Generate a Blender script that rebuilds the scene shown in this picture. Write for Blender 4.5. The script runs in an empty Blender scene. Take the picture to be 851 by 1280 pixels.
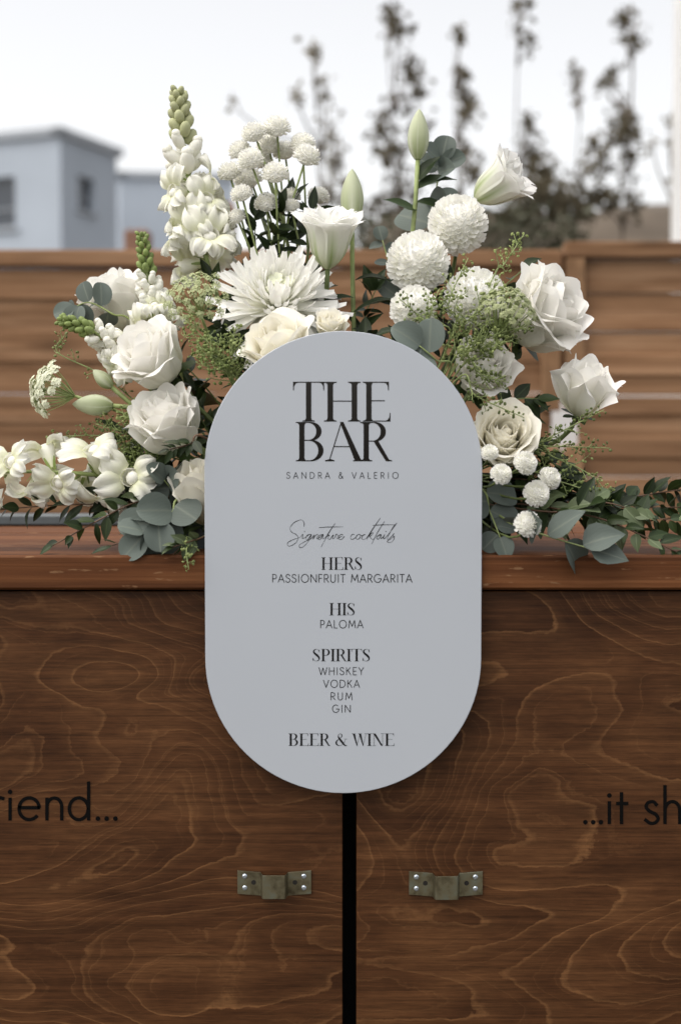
import bpy, math, random
from mathutils import Vector, Matrix, Quaternion, noise as mnoise
R_ = math.radians
sc = bpy.context.scene
col = sc.collection

# ------------------------------------------------------------------ camera
FPX = 851 * 50 / 24.0            # focal length in photograph pixels
COUNTER_Z = 1.10
CAM_Y = -1.535
HORIZON = 550.0
PITCH = math.atan((640 - HORIZON) / FPX)
CAM = Vector((0, CAM_Y, COUNTER_Z + 0.1255))
cd = bpy.data.cameras.new('camera'); cam = bpy.data.objects.new('camera', cd); col.objects.link(cam)
cd.sensor_fit = 'HORIZONTAL'; cd.sensor_width = 24; cd.lens = 50; cd.clip_start = 0.05; cd.clip_end = 2000
cam.location = CAM; cam.rotation_euler = (math.pi / 2 - PITCH, 0, 0)
cd.dof.use_dof = True; cd.dof.focus_distance = 1.63; cd.dof.aperture_fstop = 3.4; cd.dof.aperture_blades = 0
sc.camera = cam
CROT = cam.rotation_euler.to_matrix()
def P(px, py, y):                # photograph pixel + depth plane -> point in the place
    d = CROT @ Vector(((px - 425.5) / FPX, -(py - 640) / FPX, -1))
    t = (y - CAM.y) / d.y
    return CAM + d * t
def S(px, y):                    # size in metres of px pixels at depth y
    return px * (y - CAM_Y) / FPX

# ------------------------------------------------------------------ world, sun, exposure
SUN_EL, SUN_AZ = 62.0, -118.0      # degrees; azimuth from +Y towards +X
w = bpy.data.worlds.new('World'); sc.world = w; w.use_nodes = True
nt = w.node_tree; bg = nt.nodes['Background']
sky = nt.nodes.new('ShaderNodeTexSky'); sky.sky_type = 'NISHITA'; sky.sun_disc = False
sky.sun_elevation = R_(SUN_EL); sky.sun_rotation = R_(SUN_AZ)
sky.air_density = 1.0; sky.dust_density = 3.0; sky.ozone_density = 1.0
hs = nt.nodes.new('ShaderNodeHueSaturation'); hs.inputs['Saturation'].default_value = 0.22
nt.links.new(sky.outputs[0], hs.inputs['Color']); tn = nt.nodes.new('ShaderNodeMix'); tn.data_type = 'RGBA'; tn.blend_type = 'MULTIPLY'; tn.inputs[0].default_value = 1.0; tn.inputs[7].default_value = (1.0, 0.965, 0.925, 1)   # thin warm evening cloud
nt.links.new(hs.outputs[0], tn.inputs[6]); nt.links.new(tn.outputs[2], bg.inputs[0])
bg.inputs[1].default_value = 0.15
sl = bpy.data.lights.new('sun', 'SUN'); so = bpy.data.objects.new('sun', sl); col.objects.link(so)
sl.energy = 1.0; sl.angle = R_(80); sl.color = (1.0, 0.95, 0.88)
sd = Vector((math.sin(R_(SUN_AZ)) * math.cos(R_(SUN_EL)), math.cos(R_(SUN_AZ)) * math.cos(R_(SUN_EL)), math.sin(R_(SUN_EL))))
so.rotation_euler = sd.to_track_quat('Z', 'Y').to_euler(); so.location = (2, 8, 6)
sc.view_settings.view_transform = 'Standard'; sc.view_settings.look = 'None'
sc.view_settings.exposure = 0.88; sc.view_settings.gamma = 1; sc.view_settings.use_curve_mapping = False
sc.render.engine = 'CYCLES'; sc.cycles.use_denoising = True
sc.cycles.max_bounces = 12; sc.cycles.diffuse_bounces = 8; sc.cycles.transmission_bounces = 8; sc.cycles.transparent_max_bounces = 8

# ------------------------------------------------------------------ material helpers
def mat(name, base, rough=0.6, **kw):
    m = bpy.data.materials.new(name); m.use_nodes = True
    b = m.node_tree.nodes['Principled BSDF']
    b.inputs['Base Color'].default_value = (*base, 1); b.inputs['Roughness'].default_value = rough
    for k, v in kw.items(): b.inputs[k].default_value = v
    return m
class NT:
    def __init__(s, m): s.t = m.node_tree; s.b = s.t.nodes['Principled BSDF']
    def n(s, ty, ins=None, **props):
        nd = s.t.nodes.new(ty)
        for k, v in props.items(): setattr(nd, k, v)
        for k, v in (ins or {}).items():
            if isinstance(v, bpy.types.NodeSocket): s.t.links.new(v, nd.inputs[k])
            else: nd.inputs[k].default_value = v
        return nd
    def link(s, a, b): s.t.links.new(a, b)
    def math(s, op, a, b=0.0, c=None):
        ins = {0: a, 1: b}
        if c is not None: ins[2] = c
        return s.n('ShaderNodeMath', ins, operation=op).outputs[0]
    def ramp(s, fac, stops, interp='LINEAR'):
        r = s.n('ShaderNodeValToRGB', {0: fac}); e = r.color_ramp.elements; r.color_ramp.interpolation = interp
        while len(e) < len(stops): e.new(0.5)
        for el, (p, c) in zip(e, stops): el.position = p; el.color = (*c, 1)
        return r.outputs[0]
    def mix(s, f, a, b, mode='MIX'):
        nd = s.n('ShaderNodeMix', {0: f, 6: a, 7: b}, data_type='RGBA', blend_type=mode); return nd.outputs[2]
    def noise(s, vec, scale, detail=3, rough=0.5, dist=0.0):
        return s.n('ShaderNodeTexNoise', {'Vector': vec, 'Scale': scale, 'Detail': detail, 'Roughness': rough, 'Distortion': dist}).outputs[0]
    def obj(s, scale=(1, 1, 1), rnd=0.0):
        tc = s.n('ShaderNodeTexCoord').outputs['Object']
        if rnd:
            r = s.n('ShaderNodeObjectInfo').outputs['Random']
            o = s.n('ShaderNodeVectorMath', {0: (rnd, rnd * 1.7, rnd * 0.6), 3: r}, operation='SCALE').outputs[0]
            tc = s.n('ShaderNodeVectorMath', {0: tc, 1: o}, operation='ADD').outputs[0]
        return s.n('ShaderNodeMapping', {'Vector': tc, 'Scale': scale}).outputs[0]
    def bump(s, h, strength, dist=0.002):
        s.link(s.n('ShaderNodeBump', {'Height': h, 'Strength': strength, 'Distance': dist}).outputs[0], s.b.inputs['Normal'])

def c4(r, g, b): return (r, g, b, 1)

def petal_mat(name, tip, base, trans=0.35, rib=None, rough=0.55):
    m = mat(name, tip, rough); t = NT(m)
    t.b.inputs['Specular IOR Level'].default_value = 0.25
    uv = t.n('ShaderNodeTexCoord').outputs['UV']
    sep = t.n('ShaderNodeSeparateXYZ', {0: uv})
    f = t.ramp(sep.outputs[1], [(0.0, base), (0.45, tuple((a + 2 * b) / 3 for a, b in zip(base, tip))), (0.8, tip)])
    if rib:
        d = t.math('ABSOLUTE', t.math('SUBTRACT', sep.outputs[0], 0.5))
        k = t.ramp(d, [(0.0, (1, 1, 1)), (0.05, (0.7, 0.7, 0.7)), (0.22, (0, 0, 0))])
        vv = t.ramp(sep.outputs[1], [(0.3, (1, 1, 1)), (0.85, (0.0, 0.0, 0.0))])
        f = t.mix(t.math('MULTIPLY', k, vv), f, c4(*rib))
    nz = t.noise(t.obj((1, 1, 1), 3.0), 60, 3)
    f = t.mix(t.math('MULTIPLY', nz, 0.12), f, c4(*(x * 0.8 for x in tip)))
    t.link(f, t.b.inputs['Base Color'])
    # fine veins along the petal
    vx = t.n('ShaderNodeMapping', {'Vector': uv, 'Scale': (26, 1.2, 1)}).outputs[0]
    t.bump(t.noise(vx, 1.0, 2), 0.25, 0.0008)
    tr = t.n('ShaderNodeBsdfTranslucent', {'Color': f})
    mx = t.n('ShaderNodeMixShader', {0: trans, 1: t.b.outputs[0], 2: tr.outputs[0]})
    t.link(mx.outputs[0], t.t.nodes['Material Output'].inputs[0])
    return m

def leaf_mat(name, base, rib, rough=0.42, trans=0.18, var=0.5, spec=0.4, uvrib=True):
    m = mat(name, base, rough); t = NT(m); t.b.inputs['Specular IOR Level'].default_value = spec
    r = t.n('ShaderNodeObjectInfo').outputs['Random']
    dk = tuple(x * (1 - var * 0.6) for x in base); lt = tuple(min(1, x * (1 + var)) for x in base)
    f = t.ramp(r, [(0, dk), (0.5, base), (1, lt)])
    nz = t.noise(t.obj((1, 1, 1), 2.0), 90, 3)
    f = t.mix(t.math('MULTIPLY', nz, 0.5), f, c4(*dk))
    if uvrib:
        uv = t.n('ShaderNodeTexCoord').outputs['UV']; sep = t.n('ShaderNodeSeparateXYZ', {0: uv})
        d = t.math('ABSOLUTE', t.math('SUBTRACT', sep.outputs[0], 0.5))
        f = t.mix(t.ramp(d, [(0.0, (0.75, 0.75, 0.75)), (0.035, (0.3, 0.3, 0.3)), (0.07, (0, 0, 0))]), f, c4(*rib))
        vein = t.n('ShaderNodeTexWave', {'Vector': t.n('ShaderNodeMapping', {'Vector': t.n('ShaderNodeVectorMath', {0: uv, 1: (0.5, 0, 0)}, operation='SUBTRACT').outputs[0], 'Rotation': (0, 0, 0.6), 'Scale': (1, 1, 1)}).outputs[0], 'Scale': 3.5, 'Distortion': 1.5}).outputs[1]
        t.bump(vein, 0.07, 0.001)
    t.link(f, t.b.inputs['Base Color'])
    tr = t.n('ShaderNodeBsdfTranslucent', {'Color': f})
    mx = t.n('ShaderNodeMixShader', {0: trans, 1: t.b.outputs[0], 2: tr.outputs[0]})
    t.link(mx.outputs[0], t.t.nodes['Material Output'].inputs[0])
    return m

def tint_mat(name, base, var=0.3, scale=40, rough=0.6):
    m = mat(name, base, rough); t = NT(m)
    nz = t.noise(t.obj((1, 1, 1), 1.0), scale, 4)
    f = t.ramp(nz, [(0.3, tuple(x * (1 - var) for x in base)), (0.7, tuple(min(1, x * (1 + var)) for x in base))])
    t.link(f, t.b.inputs['Base Color']); return m

# ---- wood
def plywood_mat():
    m = mat('stained plywood', (0.1, 0.05, 0.02), 0.5); t = NT(m)
    t.b.inputs['Specular IOR Level'].default_value = 0.18
    v = t.obj((1.0, 1.0, 2.3), 7.0)
    h = t.noise(v, 2.5, 1.6, 0.42, 0.5)
    jag = t.noise(t.obj((1.0, 1, 1.3), 7.0), 16, 5, 0.62)
    h = t.math('ADD', h, t.math('MULTIPLY', t.math('SUBTRACT', jag, 0.5), 0.034))
    def lines(k, off):
        fr = t.math('FRACT', t.math('MULTIPLY_ADD', h, k, off))
        return t.ramp(fr, [(0.0, (0, 0, 0)), (0.04, (0.0,) * 3), (0.60, (0.06,) * 3), (0.88, (0.24,) * 3), (0.955, (1, 1, 1)), (0.985, (0.55,) * 3), (1.0, (0.0,) * 3)])
    vary = t.noise(t.obj((1, 1, 1.5), 7.0), 5.0, 2)
    ln = t.math('MULTIPLY', lines(21.0, 0.0), t.ramp(vary, [(0.35, (0.25,) * 3), (0.65, (1.0,) * 3)]))
    ln2 = t.math('MULTIPLY', lines(47.0, 0.37), t.ramp(vary, [(0.40, (0.42,) * 3), (0.62, (0.03,) * 3)]))
    ln = t.math('MAXIMUM', ln, ln2)
    fine = t.noise(t.obj((4, 4, 190), 7.0), 1.0, 5, 0.7)
    pores = t.noise(t.obj((34, 34, 620), 7.0), 1.0, 2, 0.5)
    blot = t.noise(t.obj((1, 1, 2.6), 5.0), 7, 5, 0.62)
    basec = t.ramp(blot, [(0.28, (0.038, 0.0135, 0.0045)), (0.5, (0.073, 0.0287, 0.0102)), (0.74, (0.122, 0.052, 0.0195))])
    c = t.mix(t.math('MULTIPLY', ln, 0.55), basec, c4(0.28, 0.135, 0.054))
    c = t.mix(1.0, c, t.ramp(fine, [(0.25, (0.50,) * 3), (0.75, (1.40,) * 3)]), 'MULTIPLY')
    c = t.mix(0.6, c, t.ramp(pores, [(0.3, (0.5,) * 3), (0.55, (1.0,) * 3)]), 'MULTIPLY')
    t.link(c, t.b.inputs['Base Color'])
    t.link(t.math('MULTIPLY_ADD', fine, 0.25, 0.36), t.b.inputs['Roughness'])
    t.bump(t.math('ADD', fine, t.math('MULTIPLY', ln, 0.5)), 0.12, 0.001)
    return m
def plank_mat(name, dark, mid, light, scale=(3, 60, 60), rough=0.6, knots=True, rnd=11.0, wear=None, bump=0.25):
    m = mat(name, mid, rough); t = NT(m); t.b.inputs['Specular IOR Level'].default_value = 0.14
    v = t.obj(scale, rnd)
    g = t.noise(v, 1.0, 5, 0.6, 0.6)
    g2 = t.noise(t.obj((scale[0] * 0.6, scale[1] * 5, scale[2] * 5), rnd), 1.0, 3, 0.6)
    c = t.ramp(g, [(0.28, dark), (0.5, mid), (0.72, light)])
    c = t.mix(1.0, c, t.ramp(g2, [(0.3, (0.72,) * 3), (0.7, (1.15,) * 3)]), 'MULTIPLY')
    if knots:
        vo = t.n('ShaderNodeTexVoronoi', {'Vector': t.obj((3.2, 9, 9), rnd), 'Scale': 1.0}).outputs[0]
        c = t.mix(t.ramp(vo, [(0.05, (0.85,) * 3), (0.16, (0.35,) * 3), (0.3, (0, 0, 0))]), c, c4(*(x * 0.35 for x in dark)))
    hue = t.n('ShaderNodeObjectInfo').outputs['Random']
    c = t.mix(1.0, c, t.ramp(hue, [(0, (0.78, 0.76, 0.74)), (1, (1.16, 1.13, 1.1))]), 'MULTIPLY')
    if wear:
        wn = t.noise(t.obj((26, 130, 130), rnd), 1.0, 3, 0.6)
        c = t.mix(t.ramp(wn, [(0.615, (0, 0, 0)), (0.66, (0.8,) * 3)]), c, c4(*wear))
    t.link(c, t.b.inputs['Base Color'])
    t.bump(t.math('ADD', g, g2), bump, 0.002)
    return m

M = {}
M['ply'] = plywood_mat()
M['top'] = plank_mat('stained pine top', (0.050, 0.017, 0.006), (0.125, 0.047, 0.017), (0.20, 0.085, 0.034), (2.5, 45, 45), 0.62, False, 5.0, (0.22, 0.12, 0.06))
M['fence'] = plank_mat('fence pine', (0.165, 0.086, 0.044), (0.27, 0.155, 0.086), (0.36, 0.222, 0.132), (2.2, 30, 30), 0.8)
M['frame'] = plank_mat('fence frame pine', (0.20, 0.11, 0.058), (0.30, 0.18, 0.10), (0.37, 0.235, 0.14), (30, 30, 2.5), 0.75)
M['dark'] = mat('gap shade black', (0.006, 0.006, 0.006), 0.9)  # near-black colour standing in for the shade inside the bar
M['ink'] = mat('black vinyl', (0.004, 0.004, 0.004), 0.5, **{'Specular IOR Level': 0.15})
M['paint'] = mat('black letter paint', (0.003, 0.0027, 0.0025), 0.8, **{'Specular IOR Level': 0.08})
M['foil'] = mat('gloss black foil', (0.006, 0.005, 0.004), 0.12, **{'Specular IOR Level': 0.4})
def sign_mat():
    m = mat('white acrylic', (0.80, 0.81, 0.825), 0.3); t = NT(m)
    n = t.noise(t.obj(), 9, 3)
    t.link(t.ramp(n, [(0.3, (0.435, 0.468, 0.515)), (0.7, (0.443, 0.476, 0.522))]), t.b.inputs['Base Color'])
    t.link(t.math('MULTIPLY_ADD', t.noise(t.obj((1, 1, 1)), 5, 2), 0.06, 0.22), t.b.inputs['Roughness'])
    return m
M['acrylic'] = sign_mat()
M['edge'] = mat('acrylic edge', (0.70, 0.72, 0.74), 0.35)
def metal_mat():
    m = mat('passivated zinc', (0.40, 0.36, 0.24), 0.42, Metallic=0.85); t = NT(m)
    n = t.noise(t.obj((1, 1, 1), 3.0), 70, 4, 0.6)
    t.link(t.ramp(n, [(0.25, (0.09, 0.075, 0.045)), (0.5, (0.20, 0.18, 0.115)), (0.75, (0.19, 0.215, 0.175))]), t.b.inputs['Base Color'])
    t.link(t.math('MULTIPLY_ADD', n, 0.35, 0.25), t.b.inputs['Roughness']); return m
M['zinc'] = metal_mat()
M['screw'] = mat('screw steel', (0.55, 0.62, 0.70), 0.3, Metallic=0.9)
M['hole'] = mat('dark hole', (0.01, 0.008, 0.006), 0.9)
M['rose'] = petal_mat('white rose petal', (0.94, 0.93, 0.895), (0.86, 0.86, 0.66), 0.30)
M['cream'] = petal_mat('cream rose petal', (0.94, 0.92, 0.84), (0.88, 0.84, 0.62), 0.30)
M['mum'] = petal_mat('white mum petal', (0.94, 0.935, 0.91), (0.88, 0.88, 0.76), 0.25)
M['mumc'] = petal_mat('greenish mum centre petal', (0.80, 0.82, 0.66), (0.52, 0.60, 0.26), 0.3)
M['lily'] = petal_mat('lily petal', (0.94, 0.935, 0.91), (0.72, 0.76, 0.48), 0.30, rib=(0.36, 0.46, 0.16))
M['snap'] = petal_mat('snapdragon floret', (0.93, 0.925, 0.86), (0.76, 0.78, 0.52), 0.30)
M['bud'] = petal_mat('lily bud', (0.50, 0.54, 0.37), (0.32, 0.38, 0.18), 0.12, rib=(0.60, 0.63, 0.48))
M['budg'] = leaf_mat('snapdragon bud green', (0.24, 0.31, 0.10), (0.3, 0.35, 0.15), 0.55, 0.15, 0.3, 0.3, False)
M['budp'] = leaf_mat('pale snapdragon bud', (0.50, 0.52, 0.30), (0.3, 0.35, 0.15), 0.55, 0.2, 0.2, 0.3, False)
M['stem'] = tint_mat('green stem', (0.13, 0.17, 0.055), 0.35, 60, 0.5)
M['stemp'] = tint_mat('pale green stem', (0.26, 0.32, 0.12), 0.3, 60, 0.55)
M['twig'] = tint_mat('brown twig', (0.10, 0.055, 0.03), 0.35, 60, 0.6)
M['leaf'] = leaf_mat('dark glossy leaf', (0.019, 0.033, 0.010), (0.045, 0.07, 0.022), 0.45, 0.12, 0.55, 0.28)
M['leafm'] = leaf_mat('mid green leaf', (0.030, 0.049, 0.013), (0.06, 0.09, 0.03), 0.45, 0.18, 0.5, 0.28)
M['leafb'] = leaf_mat('pale leaf underside', (0.11, 0.145, 0.07), (0.22, 0.27, 0.15), 0.5, 0.15, 0.3)
M['euc'] = leaf_mat('eucalyptus leaf', (0.108, 0.132, 0.116), (0.17, 0.195, 0.16), 0.55, 0.08, 0.3, 0.22)
M['pod'] = leaf_mat('green seed pods', (0.145, 0.190, 0.055), (0.2, 0.25, 0.1), 0.5, 0.2, 0.5, 0.35, False)
M['podl'] = leaf_mat('pale green seed pods', (0.25, 0.30, 0.105), (0.2, 0.25, 0.1), 0.5, 0.2, 0.4, 0.35, False)
M['ammi'] = leaf_mat('greenish umbel florets', (0.42, 0.46, 0.25), (0.4, 0.45, 0.25), 0.6, 0.25, 0.25, 0.2, False)
M['ammiw'] = leaf_mat('white umbel florets', (0.74, 0.76, 0.60), (0.6, 0.65, 0.4), 0.6, 0.25, 0.15, 0.2, False)
M['foam'] = tint_mat('floral foam', (0.035, 0.07, 0.03), 0.3, 200, 0.95)
M['tray'] = tint_mat('grey blue plastic', (0.075, 0.092, 0.10), 0.15, 30, 0.45)
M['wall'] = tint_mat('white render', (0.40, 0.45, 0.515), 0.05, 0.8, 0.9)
M['coping'] = tint_mat('grey coping', (0.36, 0.39, 0.43), 0.06, 0.8, 0.9)
M['glass'] = mat('dark window glass', (0.05, 0.06, 0.075), 0.12)
M['winframe'] = mat('grey window frame', (0.22, 0.24, 0.27), 0.5)
M['terra'] = tint_mat('terracotta', (0.26, 0.14, 0.09), 0.2, 3, 0.85)
M['tleaf'] = leaf_mat('sapling leaf', (0.17, 0.145, 0.095), (0.1, 0.1, 0.06), 0.5, 0.42, 0.6, 0.35, False)
M['bark'] = tint_mat('bark', (0.10, 0.075, 0.055), 0.4, 20, 0.9)
M['hedge'] = leaf_mat('hedge leaf', (0.075, 0.075, 0.045), (0.1, 0.1, 0.06), 0.55, 0.15, 0.6, 0.3, False)
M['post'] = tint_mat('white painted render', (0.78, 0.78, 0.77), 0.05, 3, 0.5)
def ground_mat():
    m = mat('dry earth and gravel', (0.22, 0.18, 0.14), 0.95); t = NT(m)
    n = t.noise(t.obj(), 3.0, 6, 0.65); n2 = t.noise(t.obj(), 60, 3, 0.6)
    c = t.ramp(n, [(0.3, (0.055, 0.047, 0.036)), (0.55, (0.09, 0.078, 0.060)), (0.75, (0.12, 0.105, 0.082))])
    c = t.mix(1.0, c, t.ramp(n2, [(0.3, (0.7,) * 3), (0.7, (1.2,) * 3)]), 'MULTIPLY')
    t.link(c, t.b.inputs['Base Color']); t.bump(t.math('ADD', n, n2), 0.5, 0.02); return m
M['ground'] = ground_mat()
M['bank'] = tint_mat('dry scrub bank', (0.085, 0.066, 0.048), 0.45, 1.5, 0.95)

# ------------------------------------------------------------------ mesh helpers
class MB:
    def __init__(s): s.v = []; s.f = []; s.uv = []
    def add(s, vs, fs, uvs=None):
        o = len(s.v); s.v += [tuple(v) for v in vs]; s.f += [tuple(i + o for i in f) for f in fs]
        s.uv += uvs if uvs else [(0.25, 0.9)] * len(vs)
    def box(s, x0, x1, y0, y1, z0, z1):
        s.add([(x, y, z) for x in (x0, x1) for y in (y0, y1) for z in (z0, z1)],
              [(0, 1, 3, 2), (4, 6, 7, 5), (0, 4, 5, 1), (2, 3, 7, 6), (0, 2, 6, 4), (1, 5, 7, 3)])
    def bbox(s, x0, x1, y0, y1, z0, z1, b):       # box with chamfered edges
        cx = [(x0, x0 + b, x1 - b, x1), (y0, y0 + b, y1 - b, y1), (z0, z0 + b, z1 - b, z1)]
        vs = []; idx = {}
        for i in (0, 1):
            for j in (0, 1):
                for k in (0, 1):
                    for ax in range(3):
                        c = [i, j, k]; p = []
                        for a in range(3):
                            o, n = (0, 1) if c[a] == 0 else (3, 2)
                            p.append(cx[a][o] if a == ax else cx[a][n])
                        idx[(i, j, k, ax)] = len(vs); vs.append(p)
        fs = []
        for ax in range(3):
            a, b2 = (ax + 1) % 3, (ax + 2) % 3
            for sgn in (0, 1):
                q = []
                for (m, n) in ((0, 0), (1, 0), (1, 1), (0, 1)):
                    c = [0, 0, 0]; c[ax] = sgn; c[a] = m; c[b2] = n; q.append(idx[(*c, ax)])
                fs.append(q if sgn else q[::-1])
            for m in (0, 1):                       # edges along ax
                for n in (0, 1):
                    c0 = [0, 0, 0]; c0[a] = m; c0[b2] = n; c1 = list(c0); c1[ax] = 1
                    q = [idx[(*c0, a)], idx[(*c1, a)], idx[(*c1, b2)], idx[(*c0, b2)]]
                    fs.append(q)
        for i in (0, 1):
            for j in (0, 1):
                for k in (0, 1): fs.append([idx[(i, j, k, 0)], idx[(i, j, k, 1)], idx[(i, j, k, 2)]])
        s.add(vs, fs)
    def tube(s, pts, rad, n=6, cap=True):
        pts = [Vector(p) for p in pts]; m = len(pts)
        if not isinstance(rad, (list, tuple)): rad = [rad] * m
        t0 = (pts[1] - pts[0]).normalized(); up = Vector((0, 0, 1)) if abs(t0.z) < 0.9 else Vector((1, 0, 0))
        nx = t0.cross(up).normalized(); vs = []; fs = []
        for i, p in enumerate(pts):
            t = (pts[min(i + 1, m - 1)] - pts[max(i - 1, 0)]).normalized()
            nx = (nx - t * nx.dot(t)).normalized(); ny = t.cross(nx)
            for k in range(n):
                a = 2 * math.pi * k / n; vs.append(p + (nx * math.cos(a) + ny * math.sin(a)) * rad[i])
        for i in range(m - 1):
            for k in range(n):
                fs.append((i * n + k, i * n + (k + 1) % n, (i + 1) * n + (k + 1) % n, (i + 1) * n + k))
        if cap: fs += [tuple(range(n))[::-1], tuple((m - 1) * n + k for k in range(n))]
        s.add(vs, fs)
    def grid(s, fn, nu, nv, M4=None):
        vs = []; uvs = []
        for j in range(nv + 1):
            for i in range(nu + 1):
                p = Vector(fn(i / nu, j / nv)); vs.append(M4 @ p if M4 else p); uvs.append((i / nu, j / nv))
        s.add(vs, [(j * (nu + 1) + i, j * (nu + 1) + i + 1, (j + 1) * (nu + 1) + i + 1, (j + 1) * (nu + 1) + i) for j in range(nv) for i in range(nu)], uvs)
    def blob(s, c, r, axis=None, squash=1.0, nu=6, nv=4):
        q = Vector((0, 0, 1)).rotation_difference(Vector(axis)) if axis is not None else Quaternion()
        c = Vector(c); vs = [c + q @ Vector((0, 0, -r * squash))]
        for j in range(1, nv):
            b = math.pi * j / nv
            for i in range(nu):
                a = 2 * math.pi * i / nu
                vs.append(c + q @ Vector((r * math.sin(b) * math.cos(a), r * math.sin(b) * math.sin(a), -r * squash * math.cos(b))))
        vs.append(c + q @ Vector((0, 0, r * squash))); L = len(vs) - 1; fs = []
        for i in range(nu):
            k = (i + 1) % nu
            fs.append((0, 1 + k, 1 + i)); fs.append((L, 1 + (nv - 2) * nu + i, 1 + (nv - 2) * nu + k))
            for j in range(nv - 2): fs.append((1 + j * nu + i, 1 + j * nu + k, 1 + (j + 1) * nu + k, 1 + (j + 1) * nu + i))
        s.add(vs, fs)
    def mesh(s, name, m, smooth=True):
        me = bpy.data.meshes.new(name); me.from_pydata(s.v, [], s.f); me.materials.append(m)
        ul = me.uv_layers.new(name='UVMap'); d = []
        for lp in me.loops: d += s.uv[lp.vertex_index]
        ul.data.foreach_set('uv', d)
        if smooth: me.polygons.foreach_set('use_smooth', [True] * len(me.polygons))
        me.update(); return me

def link(name, me, parent=None, Mw=None, base=None, kind=None):
    o = bpy.data.objects.new(name, me); col.objects.link(o)
    if parent: o.parent = parent
    if Mw is not None or base is not None:
        m = Mw if Mw is not None else Matrix()
        if base is not None: m = Matrix.Translation(-Vector(base)) @ m
        o.matrix_basis = m
    if kind: o['kind'] = kind
    return o
def thing(name, label, cat, loc=(0, 0, 0), group=None):
    o = bpy.data.objects.new(name, None); col.objects.link(o); o.location = loc; o.empty_display_size = 0.02
    o['label'] = label; o['category'] = cat
    if group: o['group'] = group
    return o
def solo(name, mb, m, label=None, cat=None, kind=None, smooth=False, group=None):
    o = link(name, mb.mesh(name, m, smooth))
    if label: o['label'] = label
    if cat: o['category'] = cat
    if kind: o['kind'] = kind
    if group: o['group'] = group
    return o
def bez(p0, p1, p2, p3, n=10):
    out = []
    for i in range(n + 1):
        t = i / n; s = 1 - t
        out.append(Vector(p0) * s ** 3 + Vector(p1) * 3 * s * s * t + Vector(p2) * 3 * s * t * t + Vector(p3) * t ** 3)
    return out
def frame(pos, axis, spin=0.0, up=None):           # local Z -> axis
    q = Vector((0, 0, 1)).rotation_difference(Vector(axis).normalized())
    return Matrix.Translation(pos) @ q.to_matrix().to_4x4() @ Matrix.Rotation(spin, 4, 'Z')
def frame_x(pos, xdir, normal):                    # local X -> xdir, local Z near normal
    x = Vector(xdir).normalized(); z = Vector(normal); z = (z - x * z.dot(x))
    z = z.normalized() if z.length > 1e-6 else x.orthogonal().normalized()
    y = z.cross(x); m = Matrix((x, y, z)).transposed().to_4x4(); m.translation = pos; return m
def lerp(a, b, t): return a + (b - a) * t
def sstep(t): t = max(0, min(1, t)); return t * t * (3 - 2 * t)

# ================================================================== SETTING
g = MB(); n = 24
g.add([(-900, -900, 0), (900, -900, 0), (900, 900, 0), (-900, 900, 0)], [(0, 1, 2, 3)])
solo('ground', g, M['ground'], kind='structure')
# scrubby earth bank rising beyond the fence, on the right
bk = MB(); rnd = random.Random(4)
def bankz(x, y):
    k = sstep((x + 0.6) / 1.0) * sstep((y - 8) / 5.0)
    return -0.05 + k * (3.72 + 0.25 * mnoise.noise((x * 0.5, y * 0.5, 0)) + 0.12 * mnoise.noise((x * 2.1, y * 2, 3)))
bk.grid(lambda u, v: (-1.0 + u * 46, 7 + v * 40, bankz(-1.0 + u * 46, 7 + v * 40)), 110, 60)
solo('earth_bank', bk, M['bank'], kind='structure', smooth=True)

# ------------------------------------------------------------------ fence
FY = 2.40
def fence_panel(x0, x1, top, boards, label, left_stile, right_stile, seed, hole=None):
    rnd = random.Random(seed)
    root = thing('wooden_fence', label, 'fence', (0.5 * (x0 + x1), FY, 0), 'wooden fence panels behind the bar')
    b = (0.5 * (x0 + x1), FY, 0)
    cap = MB(); cap.bbox(x0 - 0.002, x1 + 0.002, FY - 0.032, FY + 0.032, top - 0.045, top, 0.004); link('cap_rail', cap.mesh('cap_rail', M['fence'], False), root, base=b)
    sw = 0.052
    for i, (has, xa) in enumerate(((left_stile, x0), (right_stile, x1 - sw))):
        segs = [(0.0, top - 0.047)]
        if hole and has and hole[0] < xa + sw and hole[1] > xa: segs = [(0.0, hole[2]), (hole[3], top - 0.047)]
        if has:
            for (za, zb) in segs:
                m = MB(); m.bbox(xa, xa + sw, FY - 0.034, FY - 0.010, za, zb, 0.003); link('stile', m.mesh('stile', M['frame'], False), root, base=b)
    z = top - 0.050
    k = 0
    while z > 0.12:
        h, gap = boards(k, rnd)
        xa, xb = x0 + 0.004, x1 - 0.004
        zt, zb = z, z - h
        spans = [(xa, xb)]
        if hole and zt > hole[2] and zb < hole[3]: spans = [(xa, hole[0])] if hole[0] > xa and hole[0] < xb else ([(hole[1], xb)] if hole[1] > xa and hole[1] < xb else spans)
        for (sa, sb) in spans:
            m = MB(); yo = (0.0065 if k % 2 else -0.0005) + rnd.uniform(-0.001, 0.001); tilt = rnd.uniform(-0.0025, 0.0025)
            m.bbox(sa, sb, FY - 0.007 + yo, FY + 0.001 + yo, zb - (0.004 if k % 2 and gap < 0.002 else 0), zt + (0.004 if k % 2 and k > 0 else 0), 0.0025)
            m.v = [(x, y, zz + tilt * (x - sa) / (sb - sa)) for (x, y, zz) in m.v]
            link('slat', m.mesh('slat', M['fence'], False), root, base=b)
        z = zb - gap; k += 1
    return root
ftop = P(120, 318, FY).z; ftr = P(760, 303, FY).z
xj = P(702, 400, FY).x
hz0, hz1 = P(705, 556, FY).z, P(705, 514, FY).z
hx0, hx1 = P(689, 535, FY).x, P(722, 535, FY).x
lb = lambda k, r: (r.uniform(0.080, 0.090), r.choice([0.0006, 0.001, 0.0008, 0.0022]))
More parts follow.
